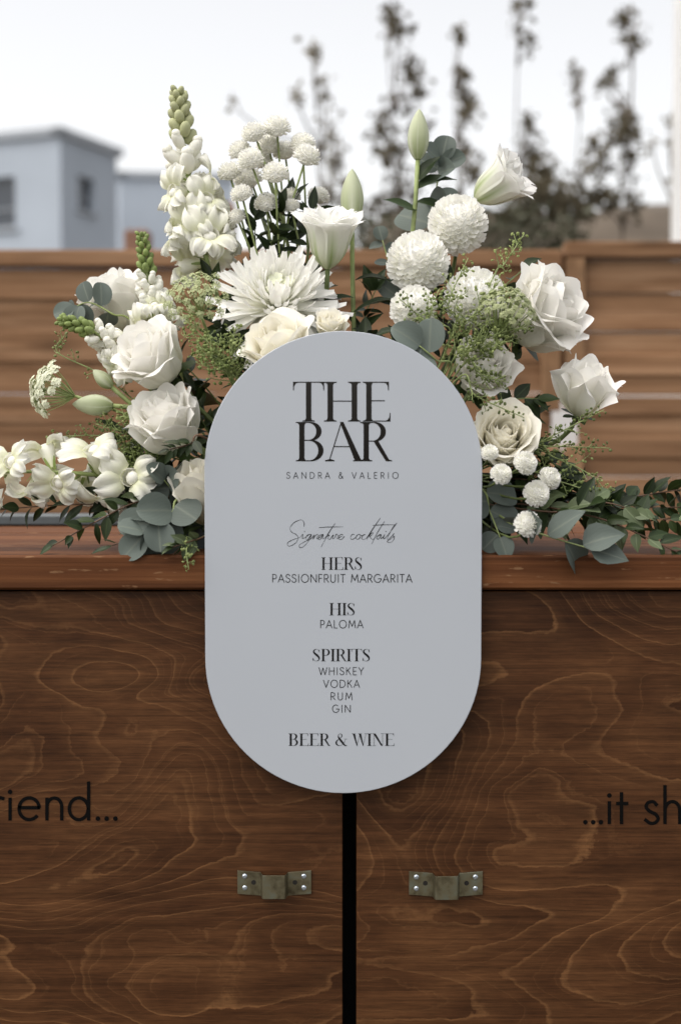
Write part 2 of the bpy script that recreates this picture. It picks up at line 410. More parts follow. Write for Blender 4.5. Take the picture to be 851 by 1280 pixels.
def rb(k, r):
    if k == 0: return (0.088, 0.005)
    if k == 2: return (0.042, 0.0075)
    return (r.uniform(0.050, 0.060), [0.001, 0.0008, 0.0022, 0.0006, 0.0008, 0.0045, 0.0006][k % 7])
W = 1.80
fence_panel(xj - 0.006 - W, xj - 0.006, ftop + 0.010, lb, 'wide board wooden fence panel behind the flower arrangement', True, True, 3, (hx0, hx1, hz0, hz1))
fence_panel(xj + 0.006, xj + 0.006 + W, ftr, rb, 'narrow slat wooden fence panel with bright gaps, right of the stile joint', True, True, 5, (hx0, hx1, hz0, hz1))
fence_panel(xj - 0.018 - 2 * W, xj - 0.018 - W, ftop, lb, 'wide board wooden fence panel in front of the white house', True, True, 8)
for i, (x, lab) in enumerate(((xj, 'square wooden fence post behind the joint of the two panels with the hole'), (xj - 0.012 - W, 'square wooden fence post behind the joint below the white house'), (xj + 0.012 + W, 'square wooden fence post at the far end of the narrow slat panel'))):
    m = MB(); 
    if i == 0:
        m.bbox(x - 0.035, x + 0.035, FY + 0.036, FY + 0.106, 0, hz0 - 0.02, 0.004); 
        m.bbox(x - 0.035, x + 0.035, FY + 0.036, FY + 0.106, hz1 + 0.03, ftr - 0.02, 0.004)
    else: m.bbox(x - 0.035, x + 0.035, FY + 0.036, FY + 0.106, 0, ftop - 0.03, 0.004)
    solo('fence_post', m, M['frame'], lab, 'post')

# low white wall, added behind the fence so its gaps and hole look bright
m = MB(); q0, q1 = P(640, 400, 3.6), P(1100, 400, 3.6); m.bbox(q0.x, q1.x, 3.6, 3.78, 0, 1.62, 0.01)
gw = thing('gap_brightening_wall', 'low white wall added behind the narrow slat fence to brighten its gaps', 'wall', ((q0.x + q1.x) / 2, 3.69, 0)); link('wall', m.mesh('wall', M['post'], False), gw, base=gw.location)
m = MB(); m.bbox(q0.x - 0.02, q1.x + 0.02, 3.58, 3.80, 1.6205, 1.66, 0.006); link('coping', m.mesh('coping', M['coping'], False), gw, base=gw.location)
# ------------------------------------------------------------------ houses
def house(corner_px, top_py, Y, dirL, lenL, dirR, lenR, label, wins, name='white_house'):
    c = P(corner_px, top_py, Y); H = c.z
    c = Vector((c.x, c.y, 0)); dl = Vector((*dirL, 0)).normalized(); dr = Vector((*dirR, 0)).normalized()
    root = thing(name, label, 'house', c)
    a, b2, d2 = c + dl * lenL, c + dr * lenR, c + dl * lenL + dr * lenR
    def wallgrid(p, d, L, holes, inn):          # a wall with real openings
        xs = sorted({0, L, *[h[0] for h in holes], *[h[1] for h in holes]}); zs = sorted({0, H, *[h[2] for h in holes], *[h[3] for h in holes]})
        m = MB()
        for i in range(len(xs) - 1):
            for j in range(len(zs) - 1):
                cx, cz = (xs[i] + xs[i + 1]) / 2, (zs[j] + zs[j + 1]) / 2
                if any(h[0] < cx < h[1] and h[2] < cz < h[3] for h in holes): continue
                q = [p + d * xs[i] + Vector((0, 0, zs[j])), p + d * xs[i + 1] + Vector((0, 0, zs[j])), p + d * xs[i + 1] + Vector((0, 0, zs[j + 1])), p + d * xs[i] + Vector((0, 0, zs[j + 1]))]
                m.add(q, [(0, 1, 2, 3)])
        for h in holes:
            q = [(h[0], h[2]), (h[1], h[2]), (h[1], h[3]), (h[0], h[3])]
            for k in range(4):
                u0, u1 = q[k], q[(k + 1) % 4]
                A = p + d * u0[0] + Vector((0, 0, u0[1])); B = p + d * u1[0] + Vector((0, 0, u1[1]))
                m.add([A, B, B + inn * 0.25, A + inn * 0.25], [(0, 1, 2, 3)])
        link('wall', m.mesh('wall', M['wall'], False), root, base=c)
        for h in holes:
            f = MB(); t = 0.07
            def pt(u, z, dd): return p + d * u + Vector((0, 0, z)) + inn * dd
            for (u0, u1, z0, z1) in ((h[0], h[0] + t, h[2], h[3]), (h[1] - t, h[1], h[2], h[3]), (h[0] + t, h[1] - t, h[2], h[2] + t), (h[0] + t, h[1] - t, h[3] - t, h[3]), (h[0] + t, h[1] - t, (h[2] * 0.62 + h[3] * 0.38) - t / 2, (h[2] * 0.62 + h[3] * 0.38) + t / 2)):
                vs = [pt(u, z, dd) for u in (u0, u1) for dd in (0.12, 0.2) for z in (z0, z1)]
                f.add(vs, [(0, 1, 3, 2), (4, 6, 7, 5), (0, 4, 5, 1), (2, 3, 7, 6), (0, 2, 6, 4), (1, 5, 7, 3)])
            fo = link('window', f.mesh('window', M['winframe'], False), root, base=c)
            gl = MB(); gl.add([pt(h[0], h[2], 0.17), pt(h[1], h[2], 0.17), pt(h[1], h[3], 0.17), pt(h[0], h[3], 0.17)], [(0, 1, 2, 3)])
            link('pane', gl.mesh('pane', M['glass'], False), fo)
            si = MB(); vs = [pt(u, z, dd) for u in (h[0] - 0.1, h[1] + 0.1) for dd in (-0.08, 0.11) for z in (h[2] - 0.09, h[2] - 0.003)]
            si.add(vs, [(0, 1, 3, 2), (4, 6, 7, 5), (0, 4, 5, 1), (2, 3, 7, 6), (0, 2, 6, 4), (1, 5, 7, 3)]); link('sill', si.mesh('sill', M['coping'], False), fo)
    wallgrid(c, dl, lenL, wins.get('L', []), dr); wallgrid(c, dr, lenR, wins.get('R', []), dl)
    m = MB(); Z = Vector((0, 0, H))
    m.add([a, d2, d2 + Z, a + Z], [(0, 1, 2, 3)]); m.add([b2, d2, d2 + Z, b2 + Z], [(0, 1, 2, 3)]); link('wall', m.mesh('wall', M['wall'], False), root, base=c)
    m = MB(); z0 = Vector((0, 0, H - 0.25)); m.add([c + z0, b2 + z0, d2 + z0, a + z0], [(0, 1, 2, 3)]); link('roof', m.mesh('roof', M['coping'], False), root, base=c)
    m = MB(); e = 0.10
    for p, q, nn in ((c, a, dr), (c, b2, dl), (a, d2, dl), (b2, d2, dr)):
        dd = (q - p).normalized(); s = [p - dd * e - nn * e, q + dd * e - nn * e, q + dd * e + nn * 0.2, p - dd * e + nn * 0.2]
        zt = 0.0 if nn is dr else 0.004
        m.add([v + Vector((0, 0, H + 0.002 - zt)) for v in s] + [v + Vector((0, 0, H + 0.2 + zt)) for v in s], [(0, 3, 2, 1), (4, 5, 6, 7), (0, 1, 5, 4), (1, 2, 6, 5), (2, 3, 7, 6), (3, 0, 4, 7)])
    link('coping', m.mesh('coping', M['coping'], False), root, base=c)
    return root
HY = 34.0
def zz(py, depth): return (CAM.z + (HORIZON - py) / FPX * (depth - CAM_Y))
def solve_t(px, c, d):                            # distance along a wall line where it crosses pixel column px
    k = (px - 425.5) / FPX
    return (k * (c.y - CAM_Y) - c.x) / (d[0] - k * d[1])
cc = P(75, 167, HY); dL = Vector((-0.93, 0.37)).normalized(); dR = Vector((0.37, 0.93)).normalized()
lr = solve_t(149, cc, dR); w0, w1 = solve_t(101, cc, dR), solve_t(121, cc, dR); wy = HY + dR.y * w0
l0, l1 = solve_t(23, cc, dL), solve_t(-40, cc, dL)
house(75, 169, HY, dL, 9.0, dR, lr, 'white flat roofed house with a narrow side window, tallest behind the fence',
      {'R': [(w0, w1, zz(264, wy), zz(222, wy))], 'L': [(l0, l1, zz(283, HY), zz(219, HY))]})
cc2 = P(150, 220, 42)
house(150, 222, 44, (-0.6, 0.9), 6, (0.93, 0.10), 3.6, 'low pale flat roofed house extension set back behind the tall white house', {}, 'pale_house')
# terracotta box on the wall behind the fence
m = MB(); a = P(155, 306, 6.0); b = P(186, 286, 6.0); m.bbox(a.x, b.x, 6.0, 6.14, 0, b.z, 0.01)
solo('brick_pillar', m, M['terra'], 'small brown brick pillar behind the fence beside the white house', 'pillar')
m = MB(); a = P(266, 306, 6.0); b = P(292, 252, 6.0); m.bbox(a.x, b.x, 6.0, 6.14, 0, b.z, 0.01)
solo('brick_pillar', m, M['terra'], 'taller brown brick pillar behind the fence beyond the button chrysanthemums', 'pillar')
m = MB(); a = P(844, 300, 5.2); m.bbox(a.x, a.x + 0.10, 5.2, 5.30, 0, 4.2, 0.008); m.bbox(a.x - 0.03, a.x + 0.13, 5.17, 5.33, 0, 0.02, 0.004); m.bbox(a.x - 0.006, a.x + 0.106, 5.194, 5.306, 4.2, 4.23, 0.004)
solo('white_post', m, M['post'], 'tall white square post rising behind the fence beyond the saplings', 'post')

# ------------------------------------------------------------------ saplings
TY = 6.4
def sapling(label, x_base, clumps, seed, dense=1.0, Y=TY, leafpx=11, group='saplings behind the fence'):
    rnd = random.Random(seed)
    base = P(x_base, 550, Y); base.z = 0
    root = thing('sapling', label, 'tree', base, group)
    tr = MB(); top = P(clumps[0][0], clumps[0][1], Y)
    pts = []
    for i in range(13):
        t = i / 12; pts.append(Vector((lerp(base.x, top.x, t ** 1.5) + 0.03 * math.sin(t * 9 + seed), Y + 0.03 * math.sin(t * 7 + seed * 2), lerp(0, top.z, t))))
    tr.tube(pts, [lerp(0.020, 0.002, (i / 12) ** 0.7) for i in range(13)], 6)
    link('trunk', tr.mesh('trunk', M['bark']), root, base=base)
    br = MB(); cr = MB()
    for (cx, cy, rx, ry, nl) in clumps:
        c = P(cx, cy, Y); c.y += rnd.uniform(-0.2, 0.2)
        z = c.z - rnd.uniform(0.15, 0.4); k = min(range(13), key=lambda i: abs(pts[i].z - max(z, 0.5)))
        q = pts[k]; br.tube(bez(q, q + Vector((0, 0, 0.1)), c - Vector((0, 0, 0.15)), c + Vector((0, 0, S(ry, Y) * 0.8)), 6), [0.008, 0.007, 0.006, 0.006, 0.005, 0.004, 0.002], 4)
        for _ in range(int(nl * dense)):
            g1, g2, g3 = rnd.gauss(0, 0.5), rnd.gauss(0, 0.5), rnd.gauss(0, 0.5)
            p = c + Vector((S(rx, Y) * g1, S(rx, Y) * g2, S(ry, Y) * g3))
            L = S(leafpx, Y) * rnd.uniform(0.6, 1.25); d = Vector((rnd.gauss(0, 1), rnd.gauss(0, 1), rnd.gauss(-0.2, 0.8))).normalized()
            nn = Vector((rnd.gauss(0, 1), rnd.gauss(0, 1), rnd.gauss(0, 1)))
            mm = frame_x(p, d, nn); wd = L * 0.36
            cr.add([mm @ Vector(v) for v in ((0, 0, 0), (L * 0.45, -wd, 0.12 * L), (L * 0.5, 0, 0), (L * 0.45, wd, 0.12 * L), (L, 0, -0.1 * L))], [(0, 1, 2), (0, 2, 3), (1, 4, 2), (2, 4, 3)])
    link('branches', br.mesh('branches', M['bark']), root, base=base, kind='stuff')
    link('crown', cr.mesh('crown', M['tleaf']), root, base=base, kind='stuff')
    return root
sapling('sparse sapling beyond the button chrysanthemums, first right of the white house', 405, [(393, 72, 14, 14, 34), (372, 125, 12, 12, 20), (405, 112, 10, 22, 34), (412, 160, 11, 22, 34), (420, 195, 12, 18, 34), (432, 235, 16, 20, 50), (410, 240, 14, 24, 40), (395, 180, 8, 12, 12), (296, 140, 5, 10, 6)], 1)
sapling('tall leafy sapling rising directly behind the upright lily bud', 500, [(488, 5, 12, 18, 40), (497, 40, 14, 18, 55), (513, 75, 14, 20, 60), (522, 112, 12, 18, 50), (498, 125, 14, 16, 45), (478, 165, 16, 20, 60), (520, 170, 14, 22, 60), (487, 205, 22, 22, 90), (505, 235, 24, 20, 90), (480, 255, 24, 20, 90), (545, 200, 12, 20, 40)], 2)
sapling('slender sapling between the upright lily bud and the side facing lily', 582, [(573, 48, 8, 14, 26), (578, 85, 9, 14, 36), (584, 115, 11, 18, 60), (580, 150, 12, 16, 56), (583, 180, 10, 16, 44), (590, 215, 16, 20, 60), (570, 250, 20, 20, 80)], 3)
sapling('bushy sapling with a dense dark base beside the side facing lily', 662, [(648, 12, 12, 16, 34), (644, 45, 12, 14, 26), (660, 62, 8, 16, 22), (664, 150, 9, 18, 50), (668, 185, 15, 22, 110), (676, 222, 24, 24, 200), (660, 250, 36, 22, 300), (640, 270, 40, 20, 300), (690, 262, 34, 20, 220)], 4)
sapling('thin sparse sapling between two bushier saplings on the fence line', 724, [(719, 88, 7, 14, 24), (722, 120, 5, 20, 12), (735, 190, 14, 20, 46), (722, 230, 14, 26, 50), (718, 262, 26, 18, 130)], 5)
sapling('tall wide sapling growing beside the white post', 778, [(783, 18, 12, 18, 50), (788, 52, 14, 16, 60), (772, 80, 12, 12, 36), (758, 100, 10, 10, 18), (786, 140, 16, 22, 100), (774, 175, 20, 20, 120), (756, 200, 16, 18, 70), (790, 205, 12, 24, 50), (752, 250, 26, 16, 120), (790, 255, 14, 20, 40)], 6)
sapling('sparse sapling half hidden behind the white post', 842, [(836, 150, 8, 14, 16), (840, 185, 8, 16, 22), (822, 175, 8, 12, 12), (846, 230, 8, 20, 20)], 7, Y=5.7)
# hedge along the back of the fence
def hedge(px0, px1, py_top, label, seed):
    rnd = random.Random(seed); Y = 5.6; a, b = P(px0, py_top, Y), P(px1, py_top, Y)
    root = thing('hedge', label, 'hedge', ((a.x + b.x) / 2, Y, 0)); base = ((a.x + b.x) / 2, Y, 0); cr = MB(); br = MB()
    for _ in range(int((b.x - a.x) * 3200)):
        x = rnd.uniform(a.x, b.x); top = a.z + 0.16 * mnoise.noise((x * 4, 0, seed)) + 0.05 * rnd.gauss(0, 1)
        z = top - abs(rnd.gauss(0, 0.5)); p = Vector((x, Y + rnd.gauss(0, 0.13), max(0.05, z))); L = rnd.uniform(0.03, 0.06)
        mm = frame_x(p, Vector((rnd.gauss(0, 1), rnd.gauss(0, 1), rnd.gauss(0.3, 0.8))).normalized(), (rnd.gauss(0, 1), rnd.gauss(0, 1), rnd.gauss(0, 1)))
        cr.add([mm @ Vector(v) for v in ((0, 0, 0), (L * 0.5, -L * 0.33, 0.1 * L), (L, 0, 0), (L * 0.5, L * 0.33, 0.1 * L))], [(0, 1, 2, 3)])
    for i in range(8):
        x = lerp(a.x, b.x, (i + 0.5) / 8); br.tube([(x, Y, 0), (x + 0.03, Y, a.z * 0.5), (x - 0.02, Y + 0.03, a.z - 0.15)], [0.016, 0.012, 0.004], 5)
    link('trunk', br.mesh('trunk', M['bark']), root, base=base); link('crown', cr.mesh('crown', M['hedge']), root, base=base, kind='stuff')
hedge(425, 600, 288, 'low dark hedge behind the fence below the slender sapling', 3)
hedge(590, 730, 268, 'taller dark hedge behind the fence below the bushy sapling', 7)

# ================================================================== BAR
CZ = COUNTER_Z; CD0, CD1 = 0.006, 0.575; PY = 0.022
bar = thing('bar_counter', 'dark stained wooden bar counter with plywood doors and a central gap', 'bar', (0, 0.3, 0)); bb = (0, 0.3, 0)
BX = 0.92
t_ = S(43.5, CD0)
m = MB(); m.bbox(-BX, BX, CD0, 0.20, CZ - t_, CZ, 0.0025); link('top_board', m.mesh('top_board', M['top'], False), bar, base=bb)
m = MB(); m.bbox(-BX, BX, 0.2025, 0.385, CZ - t_, CZ - 0.0006, 0.0025); link('top_board', m.mesh('top_board', M['top'], False), bar, base=bb)
m = MB(); m.bbox(-BX, BX, 0.3875, CD1, CZ - t_, CZ - 0.0002, 0.0025); link('top_board', m.mesh('top_board', M['top'], False), bar, base=bb)
gx0, gx1 = P(428, 1130, PY).x, P(445.5, 1130, PY).x
gx0b = P(426.8, 1000, PY).x
pz1 = CZ - t_ - 0.003; pz0 = 0.03
panels = []
for (xa, xb) in ((-BX + 0.01, gx0), (gx1, BX - 0.01)):
    m = MB(); m.bbox(xa, xb, PY, PY + 0.016, pz0, pz1, 0.0008); panels.append(link('front_panel', m.mesh('front_panel', M['ply'], False), bar, base=bb))
m = MB(); m.box(-BX + 0.012, -BX + 0.03, PY + 0.017, 0.55, 0, pz1); link('side_panel', m.mesh('side_panel', M['ply'], False), bar, base=bb)
m = MB(); m.box(BX - 0.03, BX - 0.012, PY + 0.017, 0.55, 0, pz1); link('side_panel', m.mesh('side_panel', M['ply'], False), bar, base=bb)
m = MB(); m.box(-BX + 0.012, BX - 0.012, 0.551, 0.565, 0, pz1); link('back_panel', m.mesh('back_panel', M['ply'], False), bar, base=bb)
m = MB(); m.box(-0.09, 0.11, 0.14, 0.15, 0, pz1); m.box(-0.09, -0.08, PY + 0.018, 0.139, 0, pz1); m.box(0.10, 0.11, PY + 0.018, 0.139, 0, pz1); link('gap_shade_sheets', m.mesh('gap_shade_sheets', M['dark'], False), bar, base=bb)  # near-black sheets added behind the door gap, painting the interior's shade
# brackets: hat-shaped straps
def bracket(x0, x1, y0, y1, seed):
    rnd = random.Random(seed)
    a, b = P(x0, y1, PY), P(x1, y0, PY); L = b.x - a.x; h = b.z - a.z; th = 0.0022; yo = PY - 0.0005
    prof = [(0, 0), (0.315, 0), (0.345, 0.011), (0.36, 0.012), (0.64, 0.012), (0.655, 0.011), (0.685, 0), (1, 0)]
    m = MB(); vs = []; rr = 0.0012
    for (u, d) in prof:
        for dd in (0, th):
            for z in (a.z, b.z):
                vs.append((a.x + u * L, yo - d - dd, z - (0.002 if 0.3 < u < 0.7 else 0)))
    fs = []
    for i in range(len(prof) - 1):
        o = i * 4; q = o + 4
        fs += [(o, q, q + 1, o + 1), (o + 2, o + 3, q + 3, q + 2), (o, o + 2, q + 2, q), (o + 1, q + 1, q + 3, o + 3)]
    fs += [(0, 1, 3, 2), (28, 30, 31, 29)]
    m.add(vs, fs); o = link('bracket', m.mesh('bracket', M['zinc'], False), bar, base=bb)
    be = o.modifiers.new('bevel', 'BEVEL'); be.width = 0.0008; be.segments = 2
    for (u, v, r, mt, nm) in ((0.10, 0.26, 0.0028, 'screw', 'screw'), (0.10, 0.76, 0.0028, 'screw', 'screw'), (0.90, 0.26, 0.0028, 'screw', 'screw'), (0.90, 0.76, 0.0028, 'screw', 'screw'), (0.22, 0.5, 0.0027, 'hole', 'screw_hole'), (0.78, 0.5, 0.0027, 'hole', 'screw_hole')):
        c = Vector((a.x + u * L, yo - th - (0.0002 if mt == 'hole' else 0.0004), lerp(a.z, b.z, v)))
        s = MB(); k = 12
        s.add([c + Vector((r * math.cos(i * math.tau / k), 0, r * math.sin(i * math.tau / k))) for i in range(k)] + [c + Vector((0.6 * r * math.cos(i * math.tau / k), -0.0008 if mt == 'screw' else 0, 0.6 * r * math.sin(i * math.tau / k))) for i in range(k)],
              [(i, (i + 1) % k, k + (i + 1) % k, k + i) for i in range(k)] + [tuple(range(k, 2 * k))])
        so_ = link(nm, s.mesh(nm, M[mt], False), o)
        if mt == 'screw':
            so2 = MB(); 
            for an in (0, math.pi / 2):
                d = Vector((math.cos(an + 0.4), 0, math.sin(an + 0.4))); e = Vector((-d.z, 0, d.x)); q0 = c + Vector((0, -0.00095 - an * 0.00002, 0))
                s.add([q0 + d * r * 0.45 + e * r * 0.12, q0 + d * r * 0.45 - e * r * 0.12, q0 - d * r * 0.45 - e * r * 0.12, q0 - d * r * 0.45 + e * r * 0.12], [(0, 1, 2, 3)])
bracket(297, 389, 1088, 1117, 1); bracket(511, 603, 1089, 1118, 2)

# ================================================================== LETTERING (stroke fonts)
def cat(pts, n=6):                                # Catmull-Rom through control points of any dimension
    if len(pts) < 3: return pts
    out = []; e = [tuple(2 * a - b for a, b in zip(pts[0], pts[1]))] + list(pts) + [tuple(2 * a - b for a, b in zip(pts[-1], pts[-2]))]
    for i in range(1, len(e) - 2):
        for k in range(n):
            t = k / n
            out.append(tuple(0.5 * (2 * b + (c - a) * t + (2 * a - 5 * b + 4 * c - d) * t * t + (3 * b - a - 3 * c + d) * t ** 3) for a, b, c, d in zip(e[i - 1], e[i], e[i + 1], e[i + 2])))
    out.append(pts[-1]); return out
class Ink:
    def __init__(s): s.v = []; s.f = []; s.k = 0
    def poly(s, pts):
        o = len(s.v); s.k += 1; s.v += [(x, y, s.k * 1.5e-6) for x, y in pts]; s.f.append(tuple(range(o, o + len(pts))))
    def stroke(s, pts, cap=0.0):                  # pts: (x, y, width)
        o = len(s.v); s.k += 1; m = len(pts)
        for i, p in enumerate(pts):
            a = pts[max(i - 1, 0)]; b = pts[min(i + 1, m - 1)]
            dx, dy = b[0] - a[0], b[1] - a[1]; l = math.hypot(dx, dy) or 1; dx /= l; dy /= l
            e = cap * (-1 if i == 0 else 1 if i == m - 1 else 0) * p[2] / 2
            x, y = p[0] + dx * e, p[1] + dy * e; h = p[2] / 2
            s.v += [(x - dy * h, y + dx * h, s.k * 1.5e-6), (x + dy * h, y - dx * h, s.k * 1.5e-6)]
        for i in range(m - 1): s.f.append((o + 2 * i, o + 2 * i + 1, o + 2 * i + 3, o + 2 * i + 2))
    def dot(s, x, y, r): s.poly([(x + r * math.cos(i * math.tau / 14), y + r * math.sin(i * math.tau / 14)) for i in range(14)])
def arc(cx, cy, rx, ry, a0, a1, n=16): return [(cx + rx * math.cos(R_(lerp(a0, a1, i / n))), cy + ry * math.sin(R_(lerp(a0, a1, i / n)))) for i in range(n + 1)]
# geometric sans: glyph -> (advance, list of polylines)
def sans(ch):
    A = arc
    G = {
     'A': (0.80, [[(0.02, 0), (0.40, 1)], [(0.40, 1), (0.78, 0)], [(0.16, 0.33), (0.64, 0.33)]]),
     'N': (0.86, [[(0.08, 0), (0.08, 1)], [(0.08, 1), (0.78, 0)], [(0.78, 0), (0.78, 1)]]),
     'S': (0.62, [cat([(0.54, 0.82), (0.44, 0.96), (0.28, 1.0), (0.12, 0.92), (0.08, 0.74), (0.18, 0.60), (0.38, 0.50), (0.54, 0.38), (0.56, 0.20), (0.44, 0.04), (0.28, 0.0), (0.12, 0.06), (0.04, 0.20)])]),
     'D': (0.84, [[(0.08, 0), (0.08, 1)], [(0.08, 1), (0.28, 1)] + A(0.30, 0.5, 0.48, 0.5, 90, -90) + [(0.08, 0)]]),
     'R': (0.66, [[(0.08, 0), (0.08, 1)], [(0.08, 1), (0.30, 1)] + A(0.30, 0.73, 0.27, 0.27, 90, -90) + [(0.08, 0.46)], [(0.30, 0.46), (0.62, 0)]]),
     'P': (0.60, [[(0.08, 0), (0.08, 1)], [(0.08, 1), (0.28, 1)] + A(0.28, 0.72, 0.28, 0.28, 90, -90) + [(0.08, 0.44)]]),
     '&': (0.76, [cat([(0.74, 0.0), (0.50, 0.30), (0.22, 0.66), (0.18, 0.84), (0.30, 0.99), (0.46, 0.92), (0.46, 0.76), (0.30, 0.60), (0.10, 0.42), (0.06, 0.20), (0.20, 0.02), (0.40, 0.02), (0.58, 0.18), (0.68, 0.42)])]),
     'V': (0.76, [[(0.02, 1), (0.38, 0)], [(0.38, 0), (0.74, 1)]]),
     'L': (0.52, [[(0.08, 1), (0.08, 0)], [(0.08, 0), (0.48, 0)]]),
     'E': (0.58, [[(0.08, 1), (0.08, 0)], [(0.08, 0), (0.52, 0)], [(0.08, 1), (0.52, 1)], [(0.08, 0.5), (0.48, 0.5)]]),
     'F': (0.54, [[(0.08, 1), (0.08, 0)], [(0.08, 1), (0.50, 1)], [(0.08, 0.5), (0.46, 0.5)]]),
     'I': (0.24, [[(0.12, 0), (0.12, 1)]]),
     'O': (1.04, [A(0.52, 0.5, 0.46, 0.51, 0, 360, 32)]),
     'U': (0.76, [[(0.08, 1), (0.08, 0.32)] + A(0.37, 0.30, 0.29, 0.31, 180, 360) + [(0.66, 1)]]),
     'T': (0.62, [[(0.31, 0), (0.31, 1)], [(0.02, 1), (0.60, 1)]]),
     'M': (0.98, [[(0.06, 0), (0.16, 1)], [(0.16, 1), (0.49, 0.22)], [(0.49, 0.22), (0.82, 1)], [(0.82, 1), (0.92, 0)]]),
     'G': (0.98, [A(0.50, 0.5, 0.45, 0.51, 48, 352, 28) + [(0.95, 0.46)], [(0.56, 0.46), (0.95, 0.46)]]),
     'W': (1.12, [[(0.02, 1), (0.29, 0)], [(0.29, 0), (0.56, 0.95)], [(0.56, 0.95), (0.83, 0)], [(0.83, 0), (1.10, 1)]]),
     'H': (0.80, [[(0.08, 0), (0.08, 1)], [(0.72, 0), (0.72, 1)], [(0.08, 0.52), (0.72, 0.52)]]),
     'K': (0.70, [[(0.08, 0), (0.08, 1)], [(0.60, 1), (0.10, 0.46)], [(0.26, 0.62), (0.66, 0)]]),
     'Y': (0.70, [[(0.02, 1), (0.35, 0.48)], [(0.68, 1), (0.35, 0.48)], [(0.35, 0.48), (0.35, 0)]]),
     ' ': (0.40, []),
     'r': (0.36, [[(0.08, 0), (0.08, 0.62)], cat([(0.08, 0.36), (0.14, 0.54), (0.24, 0.62), (0.36, 0.60)])]),
     'i': (0.22, [[(0.10, 0), (0.10, 0.60)], 'dot', (0.10, 0.79)]),
     'e': (0.68, [[(0.05, 0.34), (0.63, 0.34)] + A(0.34, 0.31, 0.29, 0.31, 6, 318, 24)]),
     'n': (0.58, [[(0.08, 0), (0.08, 0.60)], [(0.08, 0.34)] + A(0.29, 0.37, 0.21, 0.245, 175, 0, 12) + [(0.50, 0)]]),
     'd': (0.70, [[(0.60, 0), (0.60, 1.06)], A(0.32, 0.31, 0.27, 0.31, 0, 360, 26)]),
     '.': (0.165, ['dot', (0.08, 0.03)]),
     't': (0.36, [[(0.17, 0), (0.17, 0.86)], [(0.04, 0.56), (0.34, 0.56)]]),
     's': (0.46, [cat([(0.38, 0.52), (0.28, 0.61), (0.13, 0.58), (0.08, 0.46), (0.18, 0.34), (0.34, 0.26), (0.42, 0.13), (0.34, 0.02), (0.20, 0.0), (0.05, 0.10)])]),
     'h': (0.58, [[(0.08, 0), (0.08, 1.06)], [(0.08, 0.34)] + A(0.29, 0.37, 0.21, 0.245, 175, 0, 12) + [(0.50, 0)]]),
     'f': (0.34, [[(0.15, 0), (0.15, 0.86)] + A(0.30, 0.86, 0.15, 0.17, 180, 80, 8), [(0.02, 0.56), (0.32, 0.56)]]),
    }
    return G[ch]
def sans_line(ink, text, x0, x1, yb, h, wt=0.085, cap=0.5):
    adv = [sans(c)[0] for c in text]; tot = sum(adv) * h
    gap = (x1 - x0 - tot) / max(1, len(text) - 1); x = x0
    for c, a in zip(text, adv):
        gl = sans(c)[1]; i = 0
        while i < len(gl):
            if gl[i] == 'dot': ink.dot(x + gl[i + 1][0] * h, yb + gl[i + 1][1] * h, wt * h * 0.68); i += 2; continue
            ink.stroke([(x + p[0] * h, yb + p[1] * h, wt * h) for p in gl[i]], cap); i += 1
        x += a * h + gap
